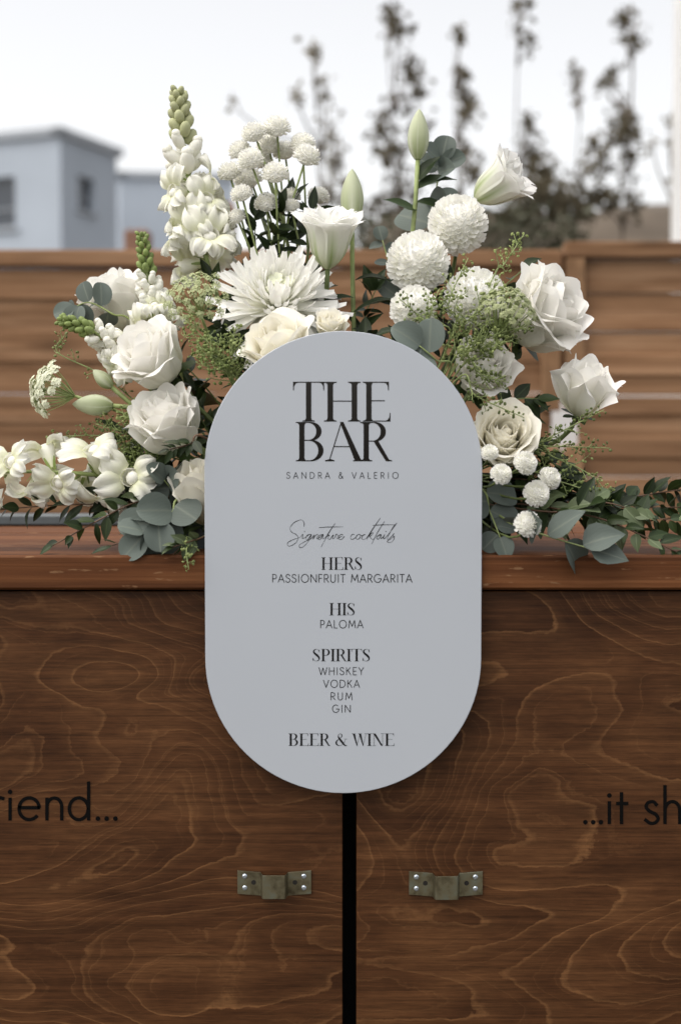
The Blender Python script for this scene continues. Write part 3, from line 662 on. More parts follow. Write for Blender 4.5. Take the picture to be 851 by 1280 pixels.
# high-contrast serif capitals.  Each glyph draws itself into the ink with a transform
def serif(ch, k=1.0):
    """returns (advance, list of ops).  T thick stem width, t hairline"""
    T, t = 0.135 * k, 0.026
    ops = []
    def rect(x0, y0, x1, y1): ops.append(('p', [(x0, y0), (x1, y0), (x1, y1), (x0, y1)]))
    def foot(x, up, wl=0.085, wr=0.085):          # bracketed serif at a stem of centre x
        y = 1.0 if up else 0.0; s = -1 if up else 1; a, b = x - T / 2, x + T / 2
        ops.append(('p', [(a - wl, y), (b + wr, y), (b + wr, y + s * t), (b + 0.035, y + s * (t + 0.008)), (b + 0.010, y + s * (t + 0.03)), (b, y + s * 0.085), (a, y + s * 0.085), (a - 0.010, y + s * (t + 0.03)), (a - 0.035, y + s * (t + 0.008)), (a - wl, y + s * t)][::s]))
    def stem(x, top=True, bot=True, **kw):
        rect(x - T / 2, 0, x + T / 2, 1)
        if top: foot(x, True, **kw)
        if bot: foot(x, False, **kw)
    def bowl(x0, xr, y0, y1, Tm=T):               # bowl from stem at x0 to xr
        cy = (y0 + y1) / 2; ry = (y1 - y0) / 2 - t / 2; xm = x0 + (xr - x0) * 0.35; rx = xr - xm - Tm / 2
        pts = [(x0, y1 - t / 2, t)]
        for i in range(21):
            a = R_(90 - 180 * i / 20); pts.append((xm + rx * math.cos(a), cy + ry * math.sin(a), t + (Tm - t) * abs(math.cos(a)) ** 1.5))
        pts.append((x0, y0 + t / 2, t)); ops.append(('s', pts))
    def arm(x0, x1, y, up, beak=0.2):             # horizontal hairline with a beak at x1
        rect(x0, y - t / 2, x1, y + t / 2)
        if beak:
            s = -1 if up else 1; sg = 1 if x1 > x0 else -1; y_ = y - s * t / 2
            ops.append(('p', [(x1, y_), (x1, y_ + s * beak), (x1 - sg * 0.02, y_ + s * beak), (x1 - sg * 0.03, y_ + s * beak * 0.5), (x1 - sg * 0.07, y_ + s * (t + 0.02)), (x1 - sg * 0.13, y_ + s * t * 0.9), (x1 - sg * 0.13, y_)]))
    if ch == 'H': stem(0.20); stem(0.78); rect(0.20, 0.50, 0.78, 0.50 + t); adv = 0.98
    elif ch == 'I': stem(0.18); adv = 0.36
    elif ch == 'T': stem(0.40, top=False); arm(0.40, 0.79, 1 - t / 2, True, 0.22); arm(0.40, 0.01, 1 - t / 2, True, 0.22); adv = 0.80
    elif ch == 'E': stem(0.20, wr=0.0); arm(0.20, 0.70, 1 - t / 2, True, 0.22); arm(0.20, 0.74, t / 2, False, 0.22); rect(0.20, 0.51, 0.60, 0.51 + t); adv = 0.76
    elif ch == 'B': stem(0.20, wr=0.0); bowl(0.20, 0.70, 0.52, 1.0); bowl(0.20, 0.75, 0.0, 0.52 + t); adv = 0.80
    elif ch == 'P': stem(0.20, top=True); bowl(0.20, 0.70, 0.46, 1.0); adv = 0.74
    elif ch == 'R': stem(0.20); bowl(0.20, 0.70, 0.50, 1.0); ops.append(('p', [(0.38, 0.515), (0.38 + T * 0.95, 0.515), (0.78, 0.045), (0.86, 0.02), (0.86, 0), (0.70, 0)])); adv = 0.84
    elif ch == 'A':
        ops.append(('p', [(0.30, 1.0), (0.30 + T * 0.62, 1.0), (0.80, 0), (0.80 - T * 1.15, 0)])); ops.append(('s', [(0.335, 0.99, t), (0.06, 0.0, t)]))
        ops.append(('p', [(0.60, 0), (0.90, 0), (0.90, t), (0.82, t + 0.02), (0.60, t)])); ops.append(('p', [(-0.03, 0), (0.18, 0), (0.18, t), (0.10, t + 0.03), (0.06, t + 0.03), (-0.03, t)])); rect(0.155, 0.36, 0.56, 0.36 + t); adv = 0.88
    elif ch == 'N':
        rect(0.16 - t / 2, 0, 0.16 + t / 2, 1); rect(0.80 - t / 2, 0, 0.80 + t / 2, 1); ops.append(('p', [(0.10, 1), (0.10 + T * 1.15, 1), (0.82, 0), (0.82 - T * 0.8, 0)]))
        rect(0.02, 0, 0.30, t); rect(0.66, 1 - t, 0.94, 1); rect(0.0, 1 - t, 0.2, 1); adv = 0.94
    elif ch == 'W':
        for x in (0.06, 0.52): ops.append(('p', [(x, 1), (x + T * 1.12, 1), (x + 0.36, 0.0), (x + 0.30, 0.0)]))
        ops.append(('s', [(0.385, 0.02, t), (0.60, 0.94, t)])); ops.append(('s', [(0.845, 0.02, t), (1.06, 0.99, t)]))
        rect(-0.02, 1 - t, 0.30, 1); rect(0.46, 1 - t, 0.76, 1); rect(0.95, 1 - t, 1.16, 1); adv = 1.14
    elif ch == 'S':
        c = [(0.52, 0.80, t), (0.47, 0.92, t), (0.33, 0.985, t), (0.17, 0.91, T * 0.55), (0.12, 0.76, T * 0.8), (0.24, 0.60, T * 1.05), (0.40, 0.46, T * 1.1), (0.525, 0.28, T * 0.85), (0.49, 0.10, T * 0.5), (0.31, 0.015, t), (0.16, 0.07, t), (0.08, 0.24, t)]
        ops.append(('s', cat(c))); ops.append(('p', [(0.535, 0.72), (0.555, 0.72), (0.555, 0.97), (0.53, 0.97), (0.50, 0.86)])); ops.append(('p', [(0.05, 0.02), (0.075, 0.02), (0.11, 0.14), (0.075, 0.28), (0.05, 0.28)])); adv = 0.64
    elif ch == '&':
        c = [(0.92, 0.03, t), (0.76, 0.04, T * 0.7), (0.52, 0.34, T * 1.05), (0.30, 0.66, T * 0.8), (0.27, 0.86, t * 1.6), (0.40, 0.985, t), (0.52, 0.90, T * 0.45), (0.51, 0.74, T * 0.4), (0.36, 0.58, t), (0.16, 0.40, T * 0.6), (0.11, 0.22, T * 0.9), (0.22, 0.05, T * 0.5), (0.42, 0.02, t), (0.62, 0.14, t), (0.76, 0.40, t), (0.82, 0.54, t)]
        ops.append(('s', cat(c))); rect(0.70, 0.54, 0.94, 0.54 + t); adv = 0.94
    else: adv = 0.34
    return adv, ops
def draw_ops(ink, ops, x, yb, h, sx=1.0):
    for k, d in ops:
        if k == 'p': ink.poly([(x + a * h * sx, yb + b * h) for a, b in d])
        else: ink.stroke([(x + a * h * sx, yb + b * h, w_ * h) for a, b, w_ in d])
def serif_line(ink, text, x0, x1, yb, h, k=1.0):
    adv = [serif(c)[0] for c in text]; tot = sum(adv) * h; sx = (x1 - x0) / tot; x = x0
    for c, a in zip(text, adv): draw_ops(ink, serif(c, k)[1], x, yb, h, sx); x += a * h * sx
def ink_mesh(name, ink, m, y, parent, base=None, sc_=1.0):
    """ink coordinates are photograph pixels (y up = -py); projected onto the upright plane y"""
    vs = []
    for (x, yy, k) in ink.v:
        p = P(x, -yy, y); vs.append((p.x, p.y - k, p.z))
    me = bpy.data.meshes.new(name); me.from_pydata(vs, [], ink.f); me.materials.append(m)
    return link(name, me, parent, base=base)
# ---- lettering routed on the plywood doors
i1 = Ink(); sans_line(i1, 'friend...', -30, 148, -1025.0, 44, 0.098); o = ink_mesh('lettering', i1, M['paint'], PY - 0.0005, panels[0]); o['label'] = 'black lowercase lettering friend...'
i2 = Ink(); sans_line(i2, '...it', 728, 785, -1029.5, 44, 0.098); o = ink_mesh('lettering', i2, M['paint'], PY - 0.0005, panels[1]); o['label'] = 'black lowercase lettering ...it'
i2 = Ink(); sans_line(i2, 'sh', 804, 853, -1029.5, 44, 0.098); o = ink_mesh('lettering', i2, M['paint'], PY - 0.0005, panels[1]); o['label'] = 'black lowercase lettering sh'

# ================================================================== SIGN
SY = 0.0
sign = thing('bar_sign', 'white pill shaped acrylic drinks menu sign mounted on the front of the bar', 'sign', P(429, 990, SY)); sb = P(429, 990, SY)
cxs = P(429, 640, SY).x; hw = S(173.5, SY)
ztop = P(429, 413.5, SY).z; zbot = P(429, 992, SY).z
outl = []
for i in range(49): a = math.pi * i / 48; outl.append((cxs + hw * math.cos(a), ztop - hw + hw * math.sin(a)))
for i in range(49): a = math.pi + math.pi * i / 48; outl.append((cxs + hw * math.cos(a), zbot + hw * 0.99 + hw * 0.99 * math.sin(a)))
m = MB(); N = len(outl); ccx, ccz = cxs, (ztop + zbot) / 2; bv = 0.0005
vs = [(ccx + (x - ccx) * (1 - bv / hw), SY, ccz + (z - ccz) * (1 - bv / 0.25)) for x, z in outl] + [(x, SY + bv, z) for x, z in outl] + [(x, SY + 0.004, z) for x, z in outl]
fs = [tuple(range(N))[::-1], tuple(range(2 * N, 3 * N))]
for k in (0, 1):
    for i in range(N): j = (i + 1) % N; fs.append((k * N + i, k * N + j, (k + 1) * N + j, (k + 1) * N + i))
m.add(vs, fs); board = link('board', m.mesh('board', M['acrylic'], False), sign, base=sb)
for px in (330, 430, 530):
    q = P(px, 715, 0.004); m = MB(); m.box(q.x - 0.015, q.x + 0.015, 0.0041, CD0 - 0.0001, CZ - 0.032, CZ - 0.008); link('adhesive_pad', m.mesh('adhesive_pad', M['edge'], False), sign, base=sb)
TYP = SY - 0.00015
def title(rows):
    pass
def zt(x, y): return (340 + x / 4.728, -(460 + y / 4.728))
ink = Ink(); h = 236 / 4.728; yb = zt(0, 316)[1]
def put(ch, stem_zoom, stem_u, yb, h, sx=1.0):    # position a glyph so its first stem centre falls on a measured column
    draw_ops(ink, serif(ch)[1], zt(stem_zoom, 0)[0] - stem_u * h * sx, yb, h, sx)
put('T', 216, 0.40, yb, h); put('H', 344, 0.20, yb, h, 1.04); put('E', 572, 0.20, yb, h)
ink_mesh('lettering', ink, M['foil'], TYP, sign, sb)['label'] = 'large black serif word THE'
ink = Ink(); h = 233 / 4.728; yb = zt(0, 551)[1]
put('B', 176, 0.20, yb, h); put('A', 409, 0.335, yb, h, 1.12); put('R', 556, 0.20, yb, h)
ink_mesh('lettering', ink, M['foil'], TYP, sign, sb)['label'] = 'large black serif word BAR'
def line(fn, text, *a, label=None, **k):
    ink = Ink(); fn(ink, text, *a, **k); o = ink_mesh('lettering', ink, M['ink'], TYP, sign, sb); o['label'] = label or ('printed line ' + text)
line(sans_line, 'SANDRA & VALERIO', 358, 498, -598, 7.6, wt=0.10)
line(serif_line, 'HERS', 401, 453, -712.3, 15.6, k=1.15)
line(sans_line, 'PASSIONFRUIT MARGARITA', 340, 515, -728, 9.9, wt=0.10)
line(serif_line, 'HIS', 411, 444, -769.3, 15.4, k=1.15)
line(sans_line, 'PALOMA', 400, 454, -785.2, 9.6, wt=0.10)
line(serif_line, 'SPIRITS', 390, 463, -826.8, 15.4, k=1.15)
line(sans_line, 'WHISKEY', 398.5, 454.5, -843.8, 9.2, wt=0.10)
line(sans_line, 'VODKA', 404, 449.5, -859.6, 9.2, wt=0.10)
line(sans_line, 'RUM', 413, 440.5, -875.2, 9.2, wt=0.10)
line(sans_line, 'GIN', 415, 438.5, -890.8, 9.2, wt=0.10)
line(serif_line, 'BEER & WINE', 360, 493, -932.6, 15.4, k=1.15)
scr = [[(212, 78), (213, 58), (203, 44), (185, 44), (158, 58), (138, 85), (146, 106), (170, 120), (181, 136), (172, 160), (148, 178), (128, 180), (126, 164), (148, 150), (190, 134), (206, 118), (204, 140), (224, 132), (244, 118)],
 [(252, 119), (232, 122), (222, 140), (232, 146), (252, 120), (238, 152), (212, 182), (192, 190), (188, 176), (212, 160), (252, 140), (266, 120), (260, 145), (272, 126), (286, 119), (281, 142), (294, 136), (312, 120)],
 [(314, 119), (295, 124), (288, 141), (298, 146), (315, 120), (311, 142), (328, 134), (350, 100), (378, 60)], [(378, 60), (350, 102), (320, 156), (303, 187)], [(292, 83), (340, 80), (420, 79)],
 [(326, 136), (347, 122), (340, 140), (350, 145), (369, 121), (363, 143), (376, 136), (384, 118), (392, 124), (389, 142), (400, 136), (417, 127), (414, 118), (400, 126), (398, 142), (410, 146), (428, 130)],
 [(480, 120), (468, 120), (459, 136), (466, 146), (484, 138), (496, 124), (506, 118), (494, 124), (489, 138), (497, 146), (510, 136), (512, 122), (506, 119), (520, 126), (540, 119), (528, 122), (519, 138), (526, 146), (546, 136), (580, 86), (618, 32)],
 [(618, 32), (584, 82), (545, 146)], [(548, 140), (572, 112), (580, 114), (566, 128), (562, 131), (576, 146), (592, 136)], [(640, 50), (606, 104), (572, 170)], [(578, 71), (630, 68), (702, 68)],
 [(596, 134), (622, 119), (606, 124), (600, 140), (608, 144), (624, 121), (620, 142), (630, 136), (641, 119), (634, 140), (644, 138), (676, 100), (706, 58)], [(706, 58), (684, 84), (656, 138), (662, 145), (676, 132), (692, 114), (684, 122), (692, 138), (680, 158), (660, 162), (656, 154), (672, 144), (694, 128)]]
ink = Ink()
for st in scr:
    ink.stroke([(330 + x / 4.255, -(640 + y / 4.255), wv) for x, y, wv in cat([(x, y, 0.62 + 0.25 * math.sin(i * 2.1)) for i, (x, y) in enumerate(st)], 8)])
for (x, y) in ((216, 104), (648, 104)): ink.dot(330 + x / 4.255, -(640 + y / 4.255), 0.6)
ink_mesh('lettering', ink, M['ink'], TYP, sign, sb)['label'] = 'handwritten script line Signature cocktails'

# ================================================================== FLOWERS
# a shallow tray of wet foam on the counter holds every stem
TRX, TRY0, TRY1 = 0.19, 0.10, 0.30; FZ = CZ + 0.075
m = MB()
for (x0, x1, y0, y1, z0, z1) in ((-TRX, TRX, TRY0, TRY1, CZ, CZ + 0.004), (-TRX, -TRX + 0.004, TRY0, TRY1, CZ + 0.0042, CZ + 0.045), (TRX - 0.004, TRX, TRY0, TRY1, CZ + 0.0042, CZ + 0.045), (-TRX + 0.0042, TRX - 0.0042, TRY0, TRY0 + 0.004, CZ + 0.0042, CZ + 0.045), (-TRX + 0.0042, TRX - 0.0042, TRY1 - 0.004, TRY1, CZ + 0.0042, CZ + 0.045)): m.box(x0, x1, y0, y1, z0, z1)
tray = thing('flower_tray', 'shallow tray of green foam under the flowers, hidden behind the sign', 'tray', (0, 0.2, CZ)); link('tray', m.mesh('tray', M['tray'], False), tray, base=(0, 0.2, CZ))
m = MB(); m.bbox(-TRX + 0.012, TRX - 0.012, TRY0 + 0.012, TRY1 - 0.012, CZ + 0.0045, FZ, 0.008); link('foam', m.mesh('foam', M['foam'], False), tray, base=(0, 0.2, CZ))
# grey-blue crate standing on the far edge of the counter
m = MB(); ca, cb = P(-90, 655, 0.53), P(166, 643, 0.53); m.bbox(ca.x, cb.x, 0.53, 0.57, CZ + 0.0002, cb.z, 0.003)
solo('storage_box', m, M['tray'], 'low grey blue box on the back edge of the counter behind the lying snapdragon', 'box')

def foam_pt(p, rnd):
    x = max(-TRX + 0.03, min(TRX - 0.03, p.x * 0.45 + rnd.uniform(-0.02, 0.02)))
    y = max(TRY0 + 0.025, min(TRY1 - 0.025, p.y + rnd.uniform(-0.03, 0.03)))
    return Vector((x, y, FZ - 0.015))
def stem_path(p, a, rnd, q=None, pull=0.35):
    q = q or foam_pt(p, rnd); d = (p - q).length; a = Vector(a).normalized()
    up = Vector(((p.x - q.x) * 0.5, 0, d)).normalized()
    return bez(q, q + up * d * 0.35, p - a * d * pull, p, 12)
def new_flower(name, label, cat_, p, a, seed, rad=0.0022, mt='stem', group=None, pull=0.35, q=None):
    rnd = random.Random(seed); path = stem_path(p, a, rnd, q, pull); b = path[0]
    root = thing(name, label, cat_, b, group)
    m = MB(); m.tube(path, rad, 7); link('stem', m.mesh('stem', M[mt]), root, base=b)
    return root, b, path, rnd

# ---- generic petal: profile integrated in the (r, z) plane, swept round the axis
def petal_mesh(L, rb, psi, ham, m, nu=8, nv=8, trim=0.16, point=0.0, ruf=0.02, curl=0.05, seed=0, name='petal'):
    rnd = random.Random(seed); ph = [rnd.uniform(0, 6.28) for _ in range(4)]
    tab = [(rb, 0.0)]; N = 60
    for i in range(N):
        a = psi((i + 0.5) / N / 1.0); r, z = tab[-1]; ds = L * 1.15 / N
        tab.append((r + math.sin(a) * ds, z + math.cos(a) * ds))
    def prof(s):
        s = max(0, min(1.149, s)) / 1.15 * N; i = int(s); f = s - i
        i = min(i, N - 1); return lerp(tab[i][0], tab[i + 1][0], f), lerp(tab[i][1], tab[i + 1][1], f)
    def fn(uu, v):
        u = uu * 2 - 1; s = v * (1 - trim * u * u * v + point * (1 - u * u) ** 4 * v)
        s += ruf * 0.7 * v ** 2 * math.sin(3.1 * u + ph[0])
        r, z = prof(s); phi = u * ham(v)
        k = ruf * L * v ** 2 * (math.sin(3.4 * u + ph[1]) + 0.4 * math.sin(8 * u + ph[2]))
        r += k + curl * L * abs(u) ** 3 * v
        phi += 0.05 * v * math.sin(2 * v + ph[3])
        return (r * math.cos(phi), r * math.sin(phi), z + 0.35 * k)
    b = MB(); b.grid(fn, nu, nv); return b.mesh(name, m)
def wsh(v, k=0.6, e=0.55):
    return 1.0 if v < k else math.sqrt(max(0.0, 1 - (1 - e * e) * ((v - k) / (1 - k)) ** 2))

def rose(label, px, py, y, dpx, axis, open_=0.5, seed=0, m='rose', n=22, spin=0.0, guard=4, squash=1.0, pt=0.04, cu=0.07, group=None):
    """head centre at the pixel; dpx = head width; open_ 0 bud .. 1 full"""
    R = S(dpx, y) / 2 * 1.22; a = Vector(axis).normalized(); c = P(px, py, y)
    L0 = R * lerp(1.75, 1.22, open_) * squash
    base = c - a * L0 * 0.50
    root, b, path, rnd = new_flower('rose', label, 'rose', base - a * 0.004, a, seed, 0.0028, group=group)
    F = frame(base, a, spin)
    for i in range(n + guard):
        g_ = i >= n; t = min(1.0, i / (n - 1)) ** 0.92
        oi = sstep((t - 0.25) / 0.75)
        p0 = lerp(0.16, lerp(0.95, 1.45, open_), t ** 0.85)
        p1 = lerp(-0.30, lerp(0.50, 1.15, open_), t ** 1.3) + rnd.uniform(-0.12, 0.12)
        if 0.75 < t: p1 += rnd.uniform(0.0, 0.6)
        if g_: p0 = lerp(1.05, 1.5, min(1, open_ * 2)); p1 = rnd.uniform(1.1, 2.2) * lerp(0.7, 1.0, min(1, open_ * 2))
        kk = lerp(0.62, 0.48, open_)
        psi = lambda v, p0=p0, p1=p1, kk=kk: p0 * max(0, 1 - v / kk) ** 1.1 + p1 * max(0, (v - 0.45) / 0.55) ** 1.4
        L = L0 * lerp(lerp(0.98, 0.94, open_), lerp(0.98, 1.05, open_), t) * rnd.uniform(0.95, 1.05) * (0.92 if g_ else 1)
        hm = lerp(2.0, 1.0, t ** 0.6) * rnd.uniform(0.9, 1.1)
        ham = lambda v, hm=hm: hm * wsh(v, 0.5, 0.62)
        me = petal_mesh(L, R * 0.05, psi, ham, M[m], 10, 9, trim=0.12 + pt * oi, point=pt * oi * 1.3, ruf=0.008 + 0.013 * oi, curl=0.02 + (cu + pt) * oi, seed=seed * 50 + i)
        link('petal', me, root, F @ Matrix.Rotation(i * 2.39996 + rnd.uniform(-0.3, 0.3), 4, 'Z') @ Matrix.Rotation(rnd.uniform(-0.06, 0.06), 4, 'Y'), b)
    cal = MB(); cal.blob(base - a * 0.002, R * 0.16, a, 1.1, 8, 6); co = link('calyx', cal.mesh('calyx', M['stem']), root, base=b)
    for i in range(5):
        me = petal_mesh(R * 0.6, R * 0.1, lambda v: lerp(1.3, 1.9, v), lambda v: 0.55 * (1 - v) ** 0.7 + 0.02, M['leafm'], 3, 5, trim=0, ruf=0.0, curl=0, seed=i, name='sepal')
        link('sepal', me, root, F @ Matrix.Rotation(i * 1.2566, 4, 'Z'), b)
    return root

# leaves -------------------------------------------------------------
def leaf_mesh(L, W, kind, m, fold=0.12, bend=0.15, wave=0.0, nv=7, seed=0):
    rnd = random.Random(seed)
    def width(v):
        if kind == 'round': return math.sqrt(max(0, 1 - (2 * v - 1) ** 2)) ** 0.9
        if kind == 'heart': return (math.sin(math.pi * min(1, (v + 0.02)) ** 0.62)) ** 0.8 if v < 1 else 0
        if kind == 'lance': return math.sin(math.pi * v ** 0.85) ** 0.9 if 0 < v < 1 else 0
        return math.sin(math.pi * v ** 0.72) if 0 < v < 1 else 0
    def fn(u, v):
        v = 0.5 - 0.5 * math.cos(math.pi * v); x = L * v; s = u * 2 - 1; wd = W / 2 * max(0.02 if v < 0.5 else 0.0, width(v))
        z = fold * abs(s) * wd * 1.4 - bend * L * v * v + wave * L * math.sin(7 * v + 3 * s) * abs(s)
        return (x, s * wd, z)
    b = MB(); b.grid(fn, 4, nv); return b.mesh('leaf', m)
LF = {}
for k, (L, W, kind, mt, fold, bend, wave) in {
    'rusc': (1, 0.42, 'ovate', 'leaf', 0.25, 0.10, 0.0), 'ruscm': (1, 0.42, 'ovate', 'leafm', 0.25, 0.18, 0.0), 'ruscb': (1, 0.5, 'ovate', 'leafb', 0.2, 0.2, 0.0),
    'lance': (1, 0.28, 'lance', 'leaf', 0.3, 0.25, 0.02), 'lancem': (1, 0.26, 'lance', 'leafm', 0.3, 0.3, 0.02),
    'euc': (1, 0.92, 'round', 'euc', 0.22, 0.14, 0.02), 'eucl': (1, 0.74, 'ovate', 'euc', 0.22, 0.16, 0.02), 'eucr': (1, 1.0, 'round', 'euc', 0.10, 0.06, 0.01),
    'big': (1, 0.5, 'ovate', 'leaf', 0.22, 0.25, 0.02), 'rosel': (1, 0.62, 'ovate', 'leaf', 0.2, 0.2, 0.02)}.items():
    LF[k] = [leaf_mesh(L, W, kind, M[mt], fold * (0.6 + 0.5 * i), bend * (0.3 + 0.8 * i), wave, 12 if kind == 'round' else 8, i) for i in range(3)]
def leaf(root, kind, p, d, nrm, L, base, rnd, sy=1.0):
    o = link('leaf', rnd.choice(LF[kind]), root, frame_x(p, d, nrm) @ Matrix.Diagonal((L, L * sy, L, 1)), base); return o
CAMV = lambda p: (CAM - p).normalized()

def branch(name, label, cat_, pts, kinds, n, Lpx, seed, rad=0.0018, mt='stem', start=0.25, ang=55, opp=False, tip=True, face=0.5, taper=0.6, y_ref=0.12, group=None, flop=0.85, sy=1.0, root_path=True):
    """leafy branch: pts = [(px,py,y)...] from inner end to tip, the inner end runs on into the foam"""
    rnd = random.Random(seed); W_ = [P(*p) for p in pts]
    ctrl = [tuple(v) for v in W_]
    if root_path:
        q = foam_pt(W_[0], rnd); ctrl = [tuple(q)] + ctrl
    path = [Vector(v) for v in cat(ctrl, 7)]
    b = path[0]; root = thing(name, label, cat_, b, group)
    m = MB(); N = len(path); m.tube(path, [lerp(rad, rad * 0.45, i / (N - 1)) for i in range(N)], 6); link('stem', m.mesh('stem', M[mt]), root, base=b)
    L = S(Lpx, y_ref); k0 = int(N * start)
    for i in range(n):
        t = (i + 0.5) / n; f = lerp(k0, N - 1, t); j = min(int(f), N - 2); p = path[j].lerp(path[j + 1], f - j); d = (path[j + 1] - path[j]).normalized()
        side = d.cross(CAMV(p)).normalized(); oth = side.cross(d)
        for sgn in ((1, -1) if opp else ((1 if i % 2 else -1),)):
            roll = rnd.gauss(0, flop); sd = side * math.cos(roll) + oth * math.sin(roll)
            a = R_(ang + rnd.gauss(0, 12)); dd = (d * math.cos(a) + sd * sgn * math.sin(a) + Vector((0, 0, -0.12))).normalized()
            nr = (CAMV(p) * face + Vector((0, 0, 0.7)) + Vector((rnd.gauss(0, .35), rnd.gauss(0, .35), rnd.gauss(0, .35))))
            leaf(root, rnd.choice(kinds), p + dd * rad, dd, nr, L * lerp(1, taper, t) * rnd.uniform(0.62, 1.2), b, rnd, sy * rnd.uniform(0.85, 1.15))
    if tip: leaf(root, kinds[0], path[-1], (path[-1] - path[-2]).normalized(), CAMV(path[-1]) * face + Vector((0, 0, 0.6)), L * taper, b, rnd, sy)
    return root

# ---- roses (label, px, py, depth, width px, axis)
rose('white rose half hidden behind the short green tipped snapdragon, by eucalyptus leaves', 143, 378, 0.21, 96, (-0.35, -0.25, 0.75), 0.75, 11)
rose('large open white rose above the tulip shaped rose, left of the sign', 188, 446, 0.09, 100, (-0.50, -0.62, 0.62), 0.78, 12)
rose('tall cupped white rose with one loose side petal, beside the upper left sign edge', 209, 528, 0.075, 92, (-0.28, -0.55, 0.78), 0.42, 13, guard=3, pt=0.06, cu=0.12)
rose('cream rose partly covered by the straight left edge of the sign', 252, 617, 0.055, 66, (-0.12, -0.30, 0.9), 0.10, 14, 'cream', 16, guard=2, squash=1.25)
rose('cream rose peeking over the top of the sign below the big chrysanthemum', 350, 436, 0.05, 98, (-0.25, -0.55, 0.8), 0.72, 15, 'cream')
rose('small pale rose between the big chrysanthemum and the sign top', 414, 408, 0.07, 46, (0.2, -0.6, 0.7), 0.6, 16, 'cream', 18)
rose('large ruffled white rose facing away to the right above the pointed rose', 680, 392, 0.15, 116, (0.66, -0.52, 0.42), 0.74, 17, n=28, guard=7, pt=0.05, cu=0.13)
rose('pointed half open white rose on a long side stem, farthest out from the sign', 732, 487, 0.12, 56, (0.22, -0.42, 0.86), 0.12, 18, 'rose', 13, guard=2, squash=1.30, pt=0.10, cu=0.22)
rose('full cream rose beside the right edge of the sign above the button blooms', 628, 548, 0.055, 96, (0.05, -0.85, 0.45), 0.80, 19, 'cream', 34, guard=5)
rose('white rose mostly covered by seed pod sprays above the full cream rose', 604, 462, 0.10, 84, (0.25, -0.75, 0.5), 0.7, 20)

# ---- large chrysanthemum
def strap_mesh(L, W, inc, m, nv=6, tipn=0.25, cup=0.5):
    def fn(u, v):
        s = u * 2 - 1; w_ = W / 2 * (0.45 + 0.55 * sstep(v / 0.55)) * (1.0 if v < 0.8 else math.sqrt(max(0.05, 1 - ((v - 0.8) / 0.2) ** 2 * 0.60)))
        a = inc * v; x = L * (math.sin(a) / inc if abs(inc) > 1e-3 else v) ; z = L * ((1 - math.cos(a)) / inc if abs(inc) > 1e-3 else 0)
        return (x, s * w_, z + cup * w_ * s * s)
    b = MB(); b.grid(fn, 4, nv); return b.mesh('petal', m)
def chrysanthemum(label, px, py, y, dpx, axis, seed):
    R = S(dpx, y) / 2; a = Vector(axis).normalized(); c = P(px, py, y)
    root, b, path, rnd = new_flower('chrysanthemum', label, 'chrysanthemum', c - a * R * 0.55, a, seed, 0.003)
    F = frame(c - a * R * 0.40, a); core = R * 0.16
    N = 298
    inner = [strap_mesh(1, 0.24, 1.9 + 0.3 * i, M['mumc']) for i in range(2)]
    mid = [strap_mesh(1, 0.165, 0.45 + 0.3 * i, M['mum'], cup=0.6) for i in range(3)]
    out = [strap_mesh(1, 0.145, x, M['mum'], cup=0.30) for x in (0.5, -0.25, -0.7, 0.2, 0.8, -1.0)]
    for i in range(N):
        t = (i + 0.5) / N; th = lerp(0.06, 2.15, t ** 0.60); ph = i * 2.39996
        d = Vector((math.sin(th) * math.cos(ph), math.sin(th) * math.sin(ph), math.cos(th)))
        L = R * lerp(0.26, 1.0, min(1, t * 1.2) ** 0.55) * rnd.uniform(0.85, 1.1)
        me = rnd.choice(inner if t < 0.10 else mid if t < 0.45 else out)
        if 0.35 < t: d = (d + Vector((rnd.gauss(0, .075), rnd.gauss(0, .075), rnd.gauss(0, .09)))).normalized()
        nrm = Vector((0, 0, 1)) - d * d.z
        if th > 1.5: nrm = Vector((0, 0, 1)) + Vector((d.x, d.y, 0)) * 0.2
        if nrm.length < 0.1: nrm = Vector((1, 0, 0))
        nrm = (nrm + Vector((rnd.gauss(0, .22), rnd.gauss(0, .22), 0)))
        link('petal', me, root, F @ frame_x(d * core, d, nrm) @ Matrix.Diagonal((L, L * (1.15 if t < 0.1 else 1), L, 1)), b)
    cl = MB(); cl.blob(c - a * R * 0.45, R * 0.22, a, 0.8, 10, 6); link('calyx', cl.mesh('calyx', M['stem']), root, base=b)
    return root
chrysanthemum('big shaggy white chrysanthemum with a greenish centre above the sign', 347, 352, 0.12, 164, (0.06, -0.72, 0.69), 31)

